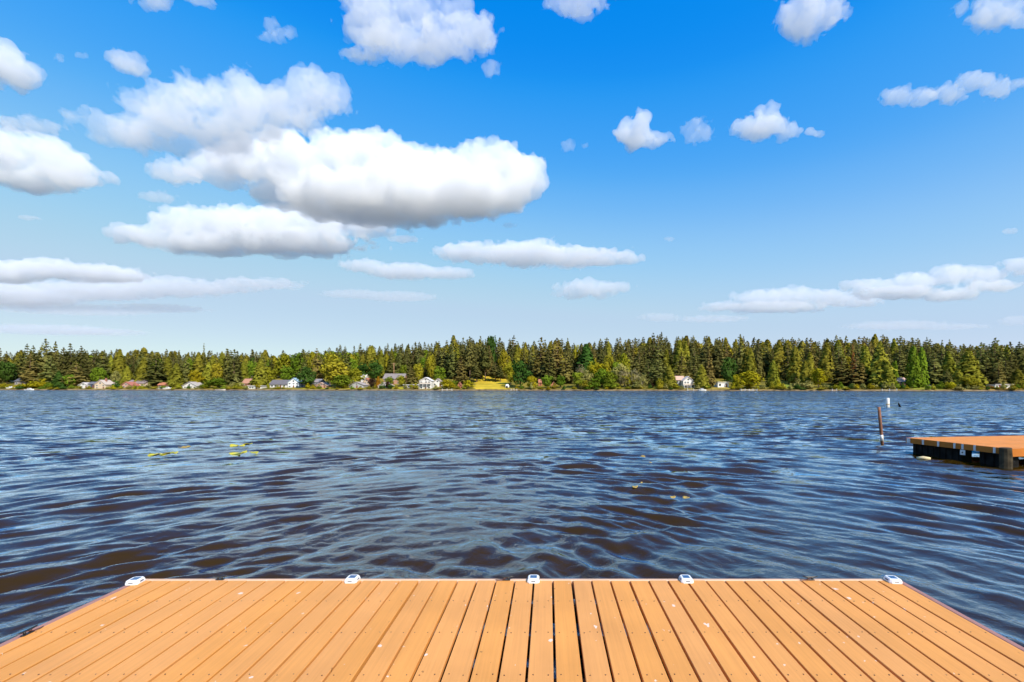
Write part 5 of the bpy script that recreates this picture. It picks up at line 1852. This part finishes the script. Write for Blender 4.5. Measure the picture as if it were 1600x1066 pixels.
g = random.Random(3)
acc = {}
singles = []
for ri, s in enumerate([64, 78, 92, 106, 120, 134, 148]):
    u = -60.0 + g.uniform(0, 8)
    while u < 1660:
        uu, ss = u + g.uniform(-4, 4), s + g.uniform(-5, 5)
        x, y = place(uu, ss)
        zg = float(ground_z(x, y)) - 0.15
        kind, m = slope_kind(uu, g)
        hh = g.uniform(17, 25.5) if kind != 'broad' else g.uniform(12, 18)
        if g.random() < 0.12 and ri > 4:
            hh *= 1.16
        # keep the wooded outline as seen against the sky
        lim = (V0 - np.interp(uu, SKU, SKV) + g.uniform(-5, 4)) * y / F + CAMZ - zg
        hh = min(hh, max(9.0, lim))
        wd = hh * g.uniform(0.36, 0.60) * (1.5 if kind == 'broad' else 1.0)
        if ri < 2:
            singles.append((uu, ri, kind, m, x, y, hh, wd))
        else:
            var = g.randrange(5)
            acc.setdefault((kind, m, var), []).append((x, y, zg, wd / UNITW[kind], hh, g.uniform(0, 6.28)))
        u += g.uniform(10, 15) if ri < 2 else g.uniform(9, 14)
by_place = {}
for q in singles:
    ref = min(LAND, key=lambda e: abs(e[0] - q[0]))[1]
    nm = {'fir': 'dark conifer' if q[3] == 'fir' else 'brownish conifer', 'cone': 'olive conifer', 'broad': 'leafy tree'}[q[2]]
    by_place.setdefault((nm, q[1], ref), []).append(q)
WHERE = {1: [''], 2: ['left ', 'right '], 3: ['left ', 'middle ', 'right '], 4: ['leftmost ', 'second ', 'third ', 'rightmost ']}
for (nm, row, ref), items in by_place.items():
    items.sort(key=lambda e: e[0])
    for e, wh in zip(items, WHERE[min(4, len(items))]):
        _, ri, kind, m, x, y, hh, wd = e
        tree(kind, m, x, y, hh, wd, f"{wh}{nm} {'low' if row == 0 else 'higher'} on the slope above the {ref}", 'trees on the wooded slope')
VV, FF, NN, MI, mats = [], [], [], [], []
nv = 0
for (kind, m, var), items in acc.items():
    me = crown_me(kind, m, var)
    n_ = len(me.vertices)
    co = np.empty(n_ * 3, np.float32)
    me.vertices.foreach_get('co', co)
    co = co.reshape(-1, 3)
    fl = np.arange(n_).reshape(-1, 4)
    keep = np.arange(len(fl)) % 5 < 4                       # the wood behind is seen only by its tops
    co = co.reshape(-1, 4, 3)[keep].reshape(-1, 3)
    ctr = co.reshape(-1, 4, 3).mean(1).repeat(4, 0)
    co = ctr + (co - ctr) * 1.25
    n_ = len(co)
    fl = np.arange(n_).reshape(-1, 4)
    if m not in mats:
        mats.append(m)
    mi = mats.index(m)
    for (x, y, z, sw, hh, rz) in items:
        c, s_ = math.cos(rz), math.sin(rz)
        q = np.stack([(co[:, 0] * c - co[:, 1] * s_) * sw + x, (co[:, 0] * s_ + co[:, 1] * c) * sw + y, co[:, 2] * hh + z], 1)
        cc = np.array([x, y, z + hh * 0.35])
        # outward and upward, as for the single trees
        nn = q - cc
        nn[:, 2] = np.abs(nn[:, 2]) * 0.4 + np.hypot(nn[:, 0], nn[:, 1]) * 0.6
        nn = nn / (np.linalg.norm(nn, axis=1, keepdims=True) + 1e-6)
        nn = nn * 0.7 + np.repeat(rng.normal(0, 0.35, (len(q) // 4, 3)), 4, 0)
        nn /= np.linalg.norm(nn, axis=1, keepdims=True)
        VV.append(q)
        FF.append(fl + nv)
        NN.append(nn)
        MI.append(np.full(len(fl), mi, np.int32))
        nv += n_
me = np_mesh('forest', np.vstack(VV), np.vstack(FF), None, False, np.vstack(NN))
for m in mats:
    me.materials.append(M[m])
me.polygons.foreach_set('material_index', np.concatenate(MI))
tag(link('forest', me), kind='stuff')
